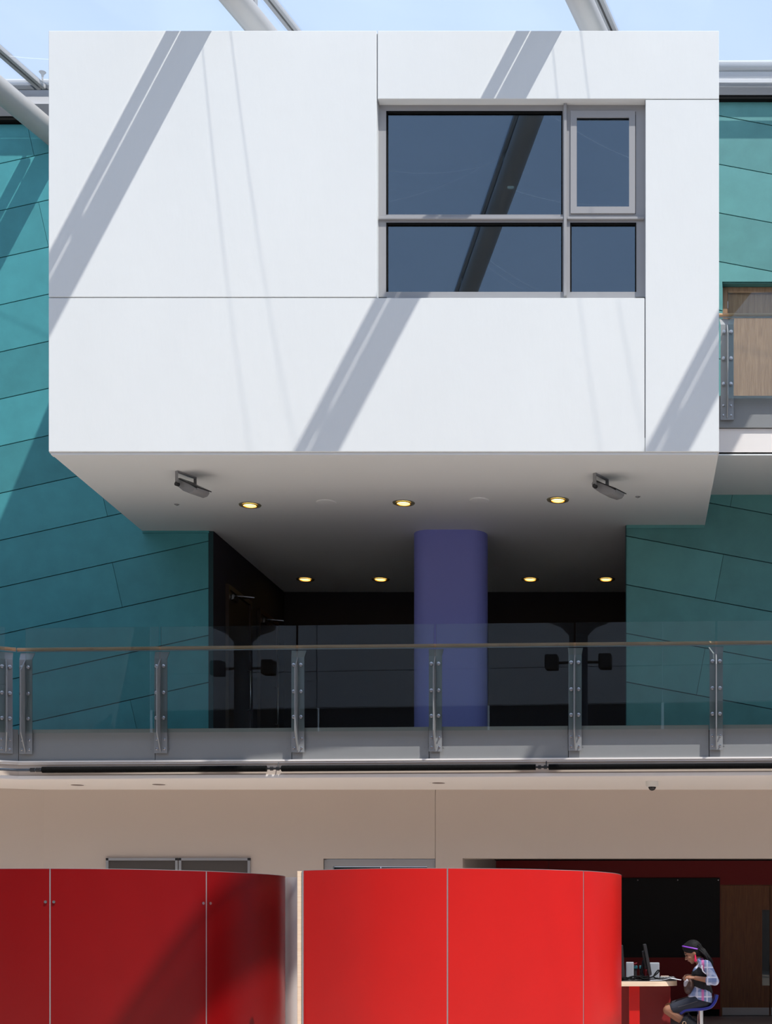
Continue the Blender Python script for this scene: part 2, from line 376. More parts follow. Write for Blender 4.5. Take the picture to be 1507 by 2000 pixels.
mk('room_lining', MB().box((BX0+.15,YB+TH+.2,BZ0+.18),(BX1-.15,YL-.1,BZ0+.2)).box((BX0+.15,YB+TH+.2,BZ1-.22),(BX1-.15,YL-.1,BZ1-.2))
   .box((BX1-.17,YB+TH+.02,BZ0+.2),(BX1-.15,YL-.1,BZ1-.22)), M['room'], pod)

# ---- window in the box
YW = 18.135
win = thing('window_1', (X(998,YW), YW, Z(580,YB)), 'grey framed four-pane window in the white box', 'window', kind='structure')
def wb(a, b, c, d, f=0, bk=.07): return (X(a,YW),YW-f,Z(d,YW)),(X(c,YW),YW+bk,Z(b,YW))
L_, R_, T_, B_ = 735.5, 1258, 194, 580
fm = MB()
for a,b,c,d in ((L_,T_,755,B_),(1241,T_,R_+2,B_),(755,T_-2,1241,218),(755,570,1241,B_+2),(1097,218,1114,570),(755,419,1097,436),(1114,418,1241,436)): fm.box(*wb(a,b,c,d))
mk('frame', fm, M['winframe'], win)
mk('mullion_cap', MB().box(*wb(1100.5,T_+4,1106.5,B_,.045,0)), M['winframe'], win, bev=.004)
for a, c in ((740,1100),(1107,1257)): mk('transom_cap', MB().box(*wb(a,425.5,c,430.5,.035,0)), M['winframe'], win, bev=.004)
cs = MB()
for a,b,c,d in ((1114,218,1126,418),(1228,218,1240,418),(1126,218,1228,231),(1126,405,1228,418)): cs.box(*wb(a,b,c,d,.02,0))
cas = mk('casement', cs, M['winframe'], win)
mk('pane', MB().box((X(1126,YW),YW+.015,Z(405,YW)),(X(1228,YW),YW+.021,Z(231,YW))), M['winglass'], cas)
for a,b,c,d in ((755,218,1097,419),(755,436,1097,570),(1114,436,1241,570)):
    mk('pane', MB().box((X(a,YW),YW+.03,Z(d,YW)),(X(c,YW),YW+.036,Z(b,YW))), M['winglass'], win)
    gs = MB()
    for e in ((a-1,b-1,c+1,b+2),(a-1,b,a+1.5,d),(c-1.5,b,c+1,d)): gs.box((X(e[0],YW),YW-.003,Z(e[3],YW)),(X(e[2],YW),YW+.03,Z(e[1],YW)))
    mk('gasket', gs, M['black'], win)

# ---- recess behind the gallery
mk('wall_recess_left', MB().prism([(-5.93,YL+.4,4.08),(-5.93,YL,4.08),(-5.78,YE,4.08),(-6.2,YE,4.08)],(0,0,3.17)), M['plum'], kind='structure', label='dark side wall of the recess left of the violet column', cat='wall')
mk('wall_recess_back', MB().box((-6.2,YE,4.08),(.4,YE+.2,7.6)), M['plum'], kind='structure', label='black rear wall of the recess behind the violet column', cat='wall')
mk('wall_recess_right', MB().box((.0,YR+.4,4.08),(.2,YE,7.25)), M['plum'], kind='structure', label='dark side wall of the recess right of the violet column', cat='wall')
def recess_door(n, y0, y1, label):
    xw = lambda y: -5.93+.15*(y-YL)/(YE-YL)
    d = thing('door_%d'%n, (xw(y0), y0, 4.08), label, 'door', kind='structure')
    f = MB()
    for a, b, z0, z1 in ((y0,y0+.07,4.08,6.62),(y1-.07,y1,4.08,6.62),(y0+.07,y1-.07,6.55,6.62)): f.prism([(xw(a)-.01,a,z0),(xw(a)+.05,a,z0),(xw(b)+.05,b,z0),(xw(b)-.01,b,z0)],(0,0,z1-z0))
    mk('door_frame', f, M['walnut'], d)
    a, b = y0+.075, y1-.075
    mk('door_leaf', MB().prism([(xw(a)-.01,a,4.1),(xw(a)+.025,a,4.1),(xw(b)+.025,b,4.1),(xw(b)-.01,b,4.1)],(0,0,2.44)), M['walnut'], d)
    mk('pull_handle', MB().tube([(xw(b)+.03,b-.15,4.9),(xw(b)+.085,b-.15,4.9),(xw(b)+.085,b-.15,5.5),(xw(b)+.03,b-.15,5.5)],.014), M['bolt'], d, smooth=50)
    mk('door_closer', MB().box((xw(a)+.03,a+.05,6.42),(xw(a)+.09,a+.32,6.49)).tube([(xw(a)+.09,a+.2,6.5),(xw(a)+.32,a+.3,6.5),(xw(a)+.06,a+.5,6.53)],.012), M['bolt'], d)
recess_door(2, 22.06, 23.25, 'timber door with lever closer on dark recess wall, nearest the copper wall')
recess_door(3, 23.7, 24.8, 'timber door deeper in the dark recess beside violet column')
cw, cd = 1.06, .60; cx0 = X(807,21.6); cpts = []
for cxp, a0 in ((cx0+cw-.26, -90), (cx0+cw-.26, 0), (cx0+.26, 90), (cx0+.26, 180)):
    cyp = 21.42+.26 if a0 in (-90, 180) else 21.42+cd-.26
    for k in range(9):
        a = math.radians(a0+k*90/8); cpts.append((cxp+.26*math.cos(a), cyp+.26*math.sin(a), 4.08))
mk('column', MB().prism(cpts,(0,0,BZ0-4.08)), M['violet'], smooth=35, kind='structure', label='violet painted round-cornered column under the white box', cat='column')

# ---- first gallery slab and edge (slightly skewed to the picture plane)
GA = V((X(36,19.65),19.65,0)); GB = V((X(1507,19.17),19.17,0)); GD = (GB-GA).normalized(); GN = V((GD.y,-GD.x,0))
if GN.y > 0: GN = -GN
def on_line(px, A=GA, D=GD):                     # distance along the gallery line of the sight line at px
    k = (px-CX)/F; return (k*A.y-A.x)/(D.x-k*D.y)
GZ = dict(hand=5.185, gtop=5.447, ftop=4.129, fbot=3.71, pbot=3.803, ptop=5.14)
GE = (V((9.0,0,0))-GA).x/GD.x
gw = V((-math.cos(math.radians(28)), -math.sin(math.radians(28)), 0)); gwn = V((gw.y,-gw.x,0)); gwn = gwn if gwn.y < 0 else -gwn
GL = GA+gw*2.6
def gp(s, o, z): return GA+GD*s+GN*o+V((0,0,z))
slab = [GL-V((.3,0,0))+V((0,.05,0)), GA+V((0,.05,0)), GA+GD*GE+V((0,.05,0)), V((9.0,25.3,0)), V((-12,25.3,0)), V((-12,19,0))]
mk('floor_gallery', MB().prism([p+V((0,0,3.50)) for p in slab], (0,0,.57)), M['carpet'], kind='structure', label='first floor gallery slab with dark carpet behind the glass balustrade', cat='floor')
edge = thing('trim_gallery_edge', gp(0,0,3.47), 'grey fascia and beige edge band of the first floor gallery', 'fascia', kind='structure')
PPX = [53, 316, 583, 851, 1123, 1398]
PS = [on_line(p) for p in PPX]; SP = PS[3]-PS[2]; PS += [PS[-1]+SP, PS[-1]+2*SP, PS[-1]+3*SP]
cuts = [on_line(36)]+[s-.09 for s in PS[1:]]
for a, b in zip(cuts[:-1], cuts[1:]):
    q = [gp(a+.004,0,GZ['fbot']),gp(b-.004,0,GZ['fbot']),gp(b-.004,0,GZ['ftop']),gp(a+.004,0,GZ['ftop'])]
    pf = mk('fascia_panel', MB().prism(q, -GN*.05), M['fascia'], edge, bev=.002)
    for s in (a+.19, b-.06):
        for z in (3.86, 3.99): mk('rivet', MB().cyl(gp(s,0,z),gp(s,.004,z),.008,n=8), M['lampgrey'], pf)
mk('fascia_panel', MB().prism([GA+V((0,0,GZ['fbot'])),GL+V((0,0,GZ['fbot'])),GL+V((0,0,GZ['ftop'])),GA+V((0,0,GZ['ftop']))], -gwn*.05), M['fascia'], edge)
def edge_strip(name, o0, o1, z0, z1, m, bev=0):
    a = [GL+gwn*o1, GA+(GN+gwn).normalized()*o1, GA+GD*GE+GN*o1]; b = [GL+gwn*o0, GA+(GN+gwn).normalized()*o0, GA+GD*GE+GN*o0]
    mb = MB()
    for i in range(2): mb.prism([p+V((0,0,z0)) for p in (a[i],a[i+1],b[i+1],b[i])], (0,0,z1-z0))
    mk(name, mb, m, edge)
edge_strip('cornice', -.10, .035, 3.690, 3.712, M['offwhite']); edge_strip('cornice', -.10, .018, 3.665, 3.688, M['offwhite'])
edge_strip('edge_band', -.10, .0, 3.52, 3.664, M['beige'])
edge_strip('nosing', -.10, .012, 3.475, 3.519, M['offwhite'])
spts = [GL-V((.3,0,0)), GA, GA+GD*GE, V((9.0,21.05,0)), V((-8.18,21.05,0)), V((-11,20.0,0))]
mk('ceiling_gallery', MB().prism([p+V((0,.02,3.472)) for p in spts],(0,0,.025)), M['offwhite'], kind='structure', label='pale soffit under the first floor gallery', cat='ceiling')

def balustrade(name, pf, posts, s0, s1, dz, D, N, label):
    """pf(s,out,z) maps the local run; posts at s; glass between posts"""
    t = thing(name, pf(posts[0],0,GZ['pbot']+dz), label, 'balustrade')
    z = {k: v+dz for k, v in GZ.items()}
    for s in posts:
        h = .085
        mb = MB().prism([pf(s-h,.03,z['pbot']),pf(s+h,.03,z['pbot']),pf(s+h,.03,z['ptop']-.10),pf(s-h,.03,z['ptop']-.10)], N*.012)
        mb.prism([pf(s-h,.03,z['ptop']-.10),pf(s+h,.03,z['ptop']-.10),pf(s+h+.012,-.03,z['ptop']),pf(s-h-.012,-.03,z['ptop'])], N*.012)
        p = mk('post', mb, M['post'], t)
        fz = [(.042,z['pbot']+.02),(.055,z['pbot']+.02),(.19,z['pbot']+.26),(.19,z['ptop']-.26),(.06,z['ptop']-.11),(.042,z['ptop']-.11)]
        mk('fin', MB().prism([pf(s-.006,o,zz) for o, zz in fz], D*.012), M['post'], p)
        for zz in (z['ftop']+.07, z['ftop']+.40, z['ftop']+.795-.05):
            zz += .06
            for e in (-.047, .047):
                mk('bolt', MB().lathe([(.010,0),(.010,.03),(.024,.03),(.024,.036),(.012,.038),(.012,.05)], pf(s+e,.042,zz), N, 14), M['bolt'], p, smooth=20)
        for zz in (z['pbot']+.055, z['pbot']+.18):
            for e in (-.05, .05): mk('bolt', MB().lathe([(.015,0),(.015,.006),(.009,.008),(.009,.03)], pf(s+e,.042,zz), N, 12), M['bolt'], p, smooth=40)
    ends = posts
    def gpan(a, b):
        mk('glass_panel', MB().prism([pf(a,.066,z['ftop']-.06),pf(b,.066,z['ftop']-.06),pf(b,.066,z['gtop']),pf(a,.066,z['gtop'])], N*.012), M['glass'], t)
    for a, b in zip(ends[:-1], ends[1:]): gpan(a+.014, b-.014)
    if s1 > posts[-1]+.3: gpan(posts[-1]+.014, s1)
    if s0 < posts[0]-.3: gpan(s0, posts[0]-.014)
    hr = mk('handrail', MB().tube([pf(s0,-.015,z['hand']),pf(s1,-.015,z['hand'])],.023,14), M['hand'], t, smooth=50)
    mk('rail_flat', MB().prism([pf(s0,-.02,z['hand']-.034),pf(s1,-.02,z['hand']-.034),pf(s1,-.02,z['hand']-.020),pf(s0,-.02,z['hand']-.020)], N*.012), M['post'], hr)
    return t
balustrade('glass_balustrade', gp, PS, -.02, PS[-1], 0, GD, GN, 'long glass balustrade with oak handrail along the first floor gallery')
gq = lambda s, o, z: GA+gw*s+gwn*o+V((0,0,z))
balustrade('glass_balustrade', gq, [.16, 1.9], .03, 2.4, 0, gw, gwn, 'short angled glass balustrade at the far left end of the gallery')

# ---- second gallery, right of the box
Y2 = 19.44; dz2 = Z(773,Y2)-GZ['ftop']
mk('floor_gallery', MB().box((BX1+.01,Y2+.05,7.75),(RGT,YR+.4,8.40)), M['carpet'], kind='structure', label='second floor gallery slab right of the white box', cat='floor')
e2 = thing('trim_gallery_edge', (BX1+.01,Y2,7.7), 'grey fascia with pale edge on the second floor gallery at upper right', 'fascia', kind='structure')
mk('fascia_panel', MB().box((BX1+.01,Y2,Z(835,Y2)),(RGT,Y2+.05,Z(773,Y2))), M['fascia'], e2)
mk('edge_band', MB().box((BX1+.01,Y2+.03,7.70),(RGT,Y2+.1,Z(836,Y2))), M['offwhite'], e2)
mk('ceiling_gallery_upper', MB().box((BX1+.01,Y2+.03,7.68),(RGT,YR,7.72)), M['soffit'], kind='structure', label='white soffit under the second floor gallery at right', cat='ceiling')
p2 = X(1419,Y2); gr_ = lambda s, o, z: V((s, Y2-o, z))
balustrade('glass_balustrade', gr_, [p2, p2+1.8, p2+3.6, p2+5.4], BX1+.01, p2+5.5, dz2, V((1,0,0)), V((0,-1,0)), 'glass balustrade with steel post on the second floor gallery at upper right')

# ---- ground floor wall
YG = 21.0
gx = lambda px: X(px, YG)
wg = MB().box((gx(85),YG,0),(gx(631),YG+.25,3.49)).box((gx(631),YG,Z(1677,YG)),(gx(850)-.004,YG+.25,3.49)).box((gx(850)+.002,YG,0),(gx(903),YG+.25,3.49)).box((gx(903),YG,Z(1676,YG)),(RGT,YG+.25,3.49)).box((gx(631),YG+.03,2.6),(gx(900),YG+.25,3.4))
mk('wall_back', wg, M['beige'], kind='structure', label='beige ground floor wall under the gallery', cat='wall')
mk('wall_back_left', MB().prism([(gx(85),YG,0),(-11,YG-1.0,0),(-11,YG-.7,0),(gx(85),YG+.25,0)],(0,0,3.49)), M['beige'], kind='structure', label='angled beige wall at far left of the ground floor', cat='wall')
d4 = thing('door_4', (gx(740),YG+.05,0), 'grey framed dark glazed doorway behind the right red screen', 'door', kind='structure')
mk('door_frame', MB().box((gx(632),YG+.04,0),(gx(649),YG+.16,2.49)).box((gx(833),YG+.04,0),(gx(849),YG+.16,2.49)).box((gx(649),YG+.04,Z(1692,YG)),(gx(833),YG+.16,2.49)), M['winframe'], d4)
for a, b in ((650,740),(742,832)): mk('door_leaf', MB().box((gx(a),YG+.09,.01),(gx(b),YG+.13,Z(1693,YG))), M['boardblack'], d4)
# recess at right: red lined lobby
YK = 26.45
kx = lambda px: X(px, YK)
mk('wall_lobby_left', MB().box((gx(903)-.1,YG+.25,0),(gx(903),YK,2.75)), M['beige'], kind='structure', label='grey-beige return wall at the left of the dark lobby', cat='wall')
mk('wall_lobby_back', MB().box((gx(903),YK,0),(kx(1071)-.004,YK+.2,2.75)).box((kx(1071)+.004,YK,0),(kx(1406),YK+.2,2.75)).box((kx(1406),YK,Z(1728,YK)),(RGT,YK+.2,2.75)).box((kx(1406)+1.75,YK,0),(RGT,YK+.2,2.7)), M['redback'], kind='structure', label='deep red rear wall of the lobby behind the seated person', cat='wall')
mk('lobby_door_light_block', MB().box((kx(1400),YK+.21,0),(RGT,YK+.35,2.9)), M['dark'], kind='structure', label='dark backing added behind the timber double door to block light', cat='wall')  # added backing, stops sky light leaking through door gap and vision panel
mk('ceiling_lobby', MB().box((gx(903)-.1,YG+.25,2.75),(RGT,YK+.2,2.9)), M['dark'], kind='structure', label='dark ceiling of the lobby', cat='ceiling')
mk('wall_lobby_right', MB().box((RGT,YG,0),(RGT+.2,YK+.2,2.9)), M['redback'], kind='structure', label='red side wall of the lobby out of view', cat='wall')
mk('baseboard_lobby', MB().box((gx(903),YK-.02,0),(kx(1404),YK,.12)), M['black'], kind='structure', label='black skirting of the red lobby wall', cat='skirting')
d5 = thing('door_5', (kx(1408),YK,0), 'dark timber double door with vision panel at lower right', 'door', kind='structure')
dxl = kx(1408); dl = .86; zt = Z(1729,YK); vx0, vx1, vz0, vz1 = kx(1488), kx(1504), Z(1925,YK), Z(1777,YK)
lm = MB().box((dxl+.012,YK+.03,.01),(vx0,YK+.075,zt)).box((vx1,YK+.03,.01),(dxl+dl,YK+.075,zt)).box((vx0,YK+.03,.01),(vx1,YK+.075,vz0)).box((vx0,YK+.03,vz1),(vx1,YK+.075,zt))
mk('door_frame', MB().box((kx(1406),YK+.02,0),(dxl+.010,YK+.12,zt+.03)).box((dxl+.010,YK+.02,zt+.004),(dxl+1.74,YK+.12,zt+.03)), M['oakdark'], d5)
leaf = mk('door_leaf', lm, M['oakdark'], d5)
mk('vision_panel', MB().box((vx0,YK+.05,vz0),(vx1,YK+.056,vz1)), M['doorglass'], leaf)
mk('kick_plate', MB().box((dxl+.02,YK+.024,.012),(dxl+dl-.01,YK+.03,Z(1968,YK))), M['kick'], leaf)
leaf2 = mk('door_leaf', MB().box((dxl+dl+.006,YK+.03,.01),(dxl+2*dl,YK+.075,zt)), M['oakdark'], d5)
mk('kick_plate', MB().box((dxl+dl+.02,YK+.024,.012),(dxl+2*dl-.02,YK+.03,Z(1968,YK))), M['kick'], leaf2)
bb = mk('black_board', MB().box((kx(1200),YK-.045,Z(1870,YK)),(kx(1405),YK-.002,Z(1715,YK))), M['boardblack'], label='large black board on the red lobby wall', cat='board')
for px in (1245, 1323, 1402): mk('screw', MB().cyl(P(px,1719,YK-.045),P(px,1719,YK-.045)+V((0,-.006,0)),.012,n=10), M['bolt'], bb)
# ---- noticeboards
for i, (a, c, lab) in enumerate(((208,349,'left aluminium framed noticeboard showing above the left red screen'),(350,490,'right aluminium framed noticeboard showing above the left red screen'))):
    x0, x1, z1, z0 = gx(a)+.004, gx(c)-.004, Z(1676,YG), 1.35
    n_ = thing('noticeboard', ((x0+x1)/2,YG-.03,z0), lab, 'noticeboard', 'noticeboards on the beige wall')
    f_ = .035
    mk('frame', MB().box((x0,YG-.04,z0+f_),(x0+f_,YG-.002,z1-f_)).box((x1-f_,YG-.04,z0+f_),(x1,YG-.002,z1-f_)).box((x0+f_,YG-.04,z1-f_),(x1-f_,YG-.002,z1)).box((x0+f_,YG-.04,z0),(x1-f_,YG-.002,z0+f_)), M['alu'], n_)
    for xx in (x0, x1-f_):
        for zz in (z0, z1-f_): mk('corner_cap', MB().box((xx,YG-.042,zz),(xx+f_,YG-.002,zz+f_)), M['blackplastic'], n_)
    mk('felt', MB().box((x0+f_,YG-.018,z0+f_),(x1-f_,YG-.004,z1-f_)), M['noteboard'], n_)

# ---- roof: tubes, cushion frames, film cushions
TZ, RZ, SL = 12.9, 13.435, .26
def rx(x0, Y): return x0+SL*(Y-18.6)
rd = V((SL,1,0)).normalized(); rn = V((rd.y,-rd.x,0))
TX = [-.49+4.22*k for k in range(-3, 5)]
tl = {-3:'grey steel roof tube out of view far left',-2:'thick grey steel roof tube meeting the wall at the upper left corner',-1:'grey steel roof tube showing above the white box left of centre',0:'grey steel roof tube showing above the white box near its right end',
      1:'first grey steel roof tube beyond the right edge',2:'second grey steel roof tube beyond the right edge',3:'third grey steel roof tube beyond the right edge',4:'fourth grey steel roof tube beyond the right edge'}
YF, YN = 21.15, -7.5
for k, x0 in zip(range(-3,5), TX):
    t = thing('roof_tube', (rx(x0,YF),YF,TZ), tl[k], 'roof beam', 'parallel tubes carrying the cushion roof')
    mk('tube', MB().cyl((rx(x0,YF+.4),YF+.4,TZ),(rx(x0,YN),YN,TZ),.16,n=40), M['tube'], t, smooth=40)
    for s in (-1, 1):
        c0 = V((rx(x0,YF),YF,RZ))+rn*.04*s; c1 = V((rx(x0,YN),YN,RZ))+rn*.04*s
        mk('cushion_rail', MB().obox((c0+c1)/2, (c1-c0)/2, rn*.025, V((0,0,.03))), M['steel_paint'], t)
    mk('cushion_rail', MB().obox(V((rx(x0,6.8),6.8,RZ+.04)), (V((rx(x0,YF),YF,0))-V((rx(x0,YN),YN,0)))/2, rn*.05, V((0,0,.010))), M['alu'], t)
    y = 19.9 if k != -1 else 18.75
    while y > YN+.5:
        mk('upstand', MB().obox(V((rx(x0,y),y,(TZ+.15+RZ-.03)/2)), rd*.04, rn*.04, V((0,0,(RZ-.03-TZ-.15)/2))), M['steel_paint'], t); y -= 2.15
cl = {-2:'clear roof cushion in the upper left corner, left of the two tubes above the box',-1:'clear roof cushion between the two tubes above the white box',0:'clear roof cushion in the upper right corner'}
for k in range(-3, 6):
    xa = TX[0]+4.22*(k+2); xb = xa+4.22
    t = thing('roof_cushion', (rx((xa+xb)/2,YF),YF,RZ), cl.get(k-1+0, 'clear air-filled roof cushion out of view overhead, %s from the left' % ('first second third fourth fifth sixth seventh eighth ninth'.split()[k+3])), 'roof cushion', 'air-filled film cushions of the roof')
    def cp(u, v, s):                             # u along 0..1, v across
        Y = YF-u*(YF-YN)
        e = min(1, math.sin(math.pi*min(u,1-u,.5))*3.2)
        h = .55*math.sin(math.pi*v)**.8*e
        return V((rx(xa+.09+(xb-xa-.18)*v, Y), Y, RZ+s*(.03+h)))
    NU, NVV = 40, 14
    for s, nm in ((-1,'lower_film'),(1,'upper_film')):
        mb = MB(); mb.add([cp(i/NU, j/NVV, s) for i in range(NU+1) for j in range(NVV+1)], [(i*(NVV+1)+j,i*(NVV+1)+j+1,(i+1)*(NVV+1)+j+1,(i+1)*(NVV+1)+j) for i in range(NU) for j in range(NVV)])
        mk(nm, mb, M['film'], t, smooth=80)
    if 0 <= k+1 <= 5:
        for u0, sk in ((.028,.018),(.112,.088),(.120,.092),(.215,.060),(.30,-.03),(.38,.07),(.388,.074),(.50,.05),(.60,-.04)):
            mb = MB()
            pts = []
            for j in range(NVV+1):
                v = j/NVV; u = u0+sk*v
                a = cp(u,v,-1)-V((0,0,.006)); b = cp(u+.0008,v,-1)-V((0,0,.006)); pts += [a,b]
            mb.add(pts, [(2*j,2*j+1,2*j+3,2*j+2) for j in range(NVV)])
            mk('weld_seam', mb, M['seam'], t, smooth=80)
# roof edge over each wall: gutter, pipe, soffit beam
def roof_edge(x0, x1, Yw, ztop, zwall, label):
    e = thing('trim_roof_edge', ((x0+x1)/2,Yw,zwall), label, 'gutter', kind='structure')
    mk('flashing', MB().box((x0,Yw-.05,ztop-.05),(x1,Yw+.3,ztop)), M['gutter'], e)
    mk('cushion_rail', MB().box((x0,Yw-.12,ztop-.12),(x1,Yw-.02,ztop-.06)), M['steel_paint'], e)
    mk('drain_pipe', MB().cyl((x0,Yw-.2,ztop-.19),(x1,Yw-.2,ztop-.19),.05,n=16), M['pipe'], e, smooth=40)
    mk('edge_beam', MB().box((x0,Yw-.06,zwall+.17),(x1,Yw+.3,ztop-.13)), M['gutter'], e)
    mk('beam_soffit', MB().prism([(x0,Yw-.06,zwall+.17),(x0,Yw+.0,zwall+.03),(x0,Yw+.3,zwall+.03),(x0,Yw+.3,zwall+.17)],(x1-x0,0,0)), M['steel_paint'], e)
    xx = x0+.2 if x0 > 0 else BX0-.55
    while xx < x1:
        mk('pipe_clip', MB().box((xx-.02,Yw-.26,ztop-.25),(xx+.02,Yw-.06,ztop-.13)), M['lampgrey'], e); xx += 2.2
    mk('shadow_gap', MB().box((x0,Yw+.01,zwall-.02),(x1,Yw+.3,zwall+.04)), M['black'], e)
roof_edge(BX1-.6, RGT, YR-.1, Z(122,YR-.1), TOPR, 'white gutter with dark pipe at the roof edge, upper right')
roof_edge(-14.5, BX1-.6, YL-.1, Z(158,YL-.1), Z(238,YL), 'pale gutter with dark pipe at the roof edge, upper left')
sp_ = thing('roof_sensor', P(83,150,21.0), 'small bell-shaped roof sensor beside the top left corner of the white box', 'sensor')
mk('stem', MB().cyl(P(83,160,21.0),P(83,150,21.0),.012,n=8), M['lampgrey'], sp_)
mk('bell', MB().lathe([(.015,0),(.02,.03),(.045,.06),(.05,.065)], P(83,150,21.0),(0,0,1),14), M['lampgrey'], sp_, smooth=40)

# ---- rest of the atrium, behind and beside the camera (seen in the glass)
YO = -8.0
wo_ = thing('wall_opposite', (0,YO,0), 'pale panelled wall across the atrium, mirrored in the balustrade glass', 'wall', kind='structure')
xx = -18
while xx < 15:
    for a, b in ((8.7,9.83),(9.85,13.9)): mk('wall_panel', MB().box((xx+.01,YO-.2,a),(xx+5.48,YO,b)), M['opp'], wo_)
    mk('dark_glazing', MB().box((xx+.04,YO-.25,4.6),(xx+5.45,YO-.1,8.68)), M['room'], wo_)
    mk('wall_panel', MB().box((xx+.01,YO-.2,0),(xx+5.48,YO,4.55)), M['beige'], wo_)
    xx += 5.5
mk('wall_side_left', MB().box((-18.2,YO,0),(-18,27,13.9)), M['opp_dimmed'], kind='structure', label='side wall of the atrium out of view on the left, darkened against its sunlit reflection', cat='wall')  # colour darkened so the sunlit wall mirrors dimly in the balustrade glass
mk('wall_side_right', MB().box((15,YO,0),(15.2,27,13.9)), M['opp'], kind='structure', label='pale side wall of the atrium out of view on the right', cat='wall')
for x_, lab in ((-3.48,'dark tree column with two lamps mirrored in the glass right of the violet column'),(-13.1,'dark tree column with two lamps mirrored in the glass left of the violet column')):
    t = thing('lamp_column', (x_,-3,0), lab, 'column', 'lamp columns mirrored in the glass')
    mk('shaft', MB().cyl((x_,-3,0),(x_,-3,9.9),.26,n=20), M['pipe'], t, smooth=40)
    mk('capital', MB().lathe([(.26,0),(.5,.25),(.9,.42),(.9,.5)], (x_,-3,9.8), (0,0,1), 28), M['pipe'], t, smooth=30)
    for s in (-1,1):
        l_ = mk('lamp_arm', MB().cyl((x_,-3,9.05),(x_+s*.55,-3,9.05),.04,n=8), M['blackplastic'], t)
        mk('lamp_head', MB().box((x_+s*.75-.18,-3.2,8.85),(x_+s*.75+.18,-2.8,9.27)), M['blackplastic'], l_, bev=.05, seg=3)

# ================================================================== OBJECTS
# ---- heating pipe under the fascia
hp = thing('heating_pipe', gp(0,.06,3.589), 'black finned heating pipe running along the gallery edge', 'pipe')
hz = 3.590
def fin_len(a, b):
    s0, s1 = on_line(a), on_line(b); prof = []; n = int((s1-s0)/.02)
    n = int((s1-s0)/.014)
    for i in range(n): prof += [(.034, i*.014), (.034, i*.014+.007), (.041, i*.014+.008), (.041, i*.014+.013)]
    mk('finned_section', MB().lathe(prof, gp(s0,.065,hz), GD, 12), M['black'], hp)
fin_len(86,525); fin_len(552,1047); fin_len(1072,1640)
mk('pipe', MB().tube([GL+gwn*.065+V((0,0,hz)), GA+(GN+gwn).normalized()*.068+V((0,0,hz)), gp(on_line(86),.065,hz)],.018,10), M['pipe'], hp, smooth=50)
for a, b in ((525,552),(1047,1072)):
    c_ = mk('coupling', MB().cyl(gp(on_line(a),.065,hz),gp(on_line(b),.065,hz),.014,n=10), M['blackplastic'], hp, smooth=50)
    for q in (.3, .75):
        s = on_line(a+(b-a)*q); mk('union_nut', MB().cyl(gp(s-.02,.065,hz),gp(s+.02,.065,hz),.026,n=6), M['blackplastic'], c_)
    mk('hanger', MB().cyl(gp(on_line(a+20),.06,hz),gp(on_line(a+20),.03,3.67),.007,n=8), M['blackplastic'], c_)
for q in (68, 79): mk('union_nut', MB().cyl(gp(on_line(q)-.03,.065,hz),gp(on_line(q)+.03,.065,hz),.028,n=6), M['blackplastic'], hp)
# ---- slot lights in the balcony soffit, dome camera
zs = 3.472
def at_z(px, py, z):
    Y = (z-EYE)*F/(CY-py); return V((X(px,Y),Y,z))
for (px, py, lab) in ((151,1533,'leftmost dark recessed light in the gallery soffit'),(310,1532,'second dark recessed light from the left in the gallery soffit'),(856,1529,'recessed light in the gallery soffit below the violet column')):
    p = at_z(px, py, zs); t = thing('recessed_light', p, lab, 'ceiling light', 'recessed lights in the gallery soffit')
    mk('trim', MB().lathe([(.085,-.002),(.115,-.004),(.12,.004)], p, (0,0,1), 28, cap=False), M['offwhite'], t, smooth=40)
    mk('diffuser', MB().lathe([(.086,0),(.086,.004)], p-V((0,0,.004)), (0,0,1), 28), M['slot'], t)
p = at_z(1273, 1526, zs)
t = thing('dome_camera', p, 'white dome security camera hanging under the gallery', 'camera')
mk('housing', MB().lathe([(.055,-.075),(.078,-.07),(.085,-.05),(.085,0)], p, (0,0,1), 28), M['white'], t, smooth=40)
mk('dome', MB().ell(p-V((0,0,.075)), (.052,.052,.05), 20), mat('smoked_dome',(.01,.01,.012),.08), t, smooth=60)

# ---- lights under the white box
for (px, py, lab) in ((488,986,'glowing downlight in the front row, nearest the left floodlight'),(788,982,'glowing downlight in the front row above the violet column'),(1089,976,'brightest downlight in the front row, nearest the right floodlight'),
                      (596,1131,'dim downlight in the rear row, leftmost of four'),(743,1131,'dim downlight in the rear row, just left of violet column'),(1035,1131,'dim downlight in the rear row, just right of violet column'),(1183,1131,'dim downlight in the rear row, rightmost of four')):
    p = at_z(px, py, BZ0); t = thing('downlight', p, lab, 'ceiling light', 'downlights under the white box')
    mk('trim', MB().lathe([(.105,-.004),(.145,-.010),(.15,.0)], p, (0,0,1), 32, cap=False), M['lampring'], t, smooth=40)
    rf = mk('reflector', MB().lathe([(.104,-.005),(.110,-.014),(.090,-.016)], p, (0,0,1), 32, cap=False), M['gold'], t, smooth=30)
    mk('lamp', MB().lathe([(.035,-.010),(.08,-.012),(.096,-.005)], p, (0,0,1), 24), M['glow'], rf, smooth=40)
    mk('bulb_bar', MB().cyl(p+V((-.09,0,-.016)),p+V((.09,0,-.016)),.006,n=8), M['gold'], rf)
for (px, py, lab) in ((637,981,'flat round ceiling speaker left of the middle downlight'),(936,977,'flat round ceiling speaker right of the middle downlight')):
    p = at_z(px, py, BZ0); t = thing('ceiling_speaker', p, lab, 'speaker', 'flat speakers under the white box')
    mk('rim', MB().lathe([(.118,-.010),(.13,-.008),(.135,0)], p, (0,0,1), 32, cap=False), M['soffit'], t, smooth=40)
    mk('grille', MB().lathe([(.06,-.016),(.118,-.011),(.118,0)], p, (0,0,1), 32), M['soffit'], t, smooth=40)
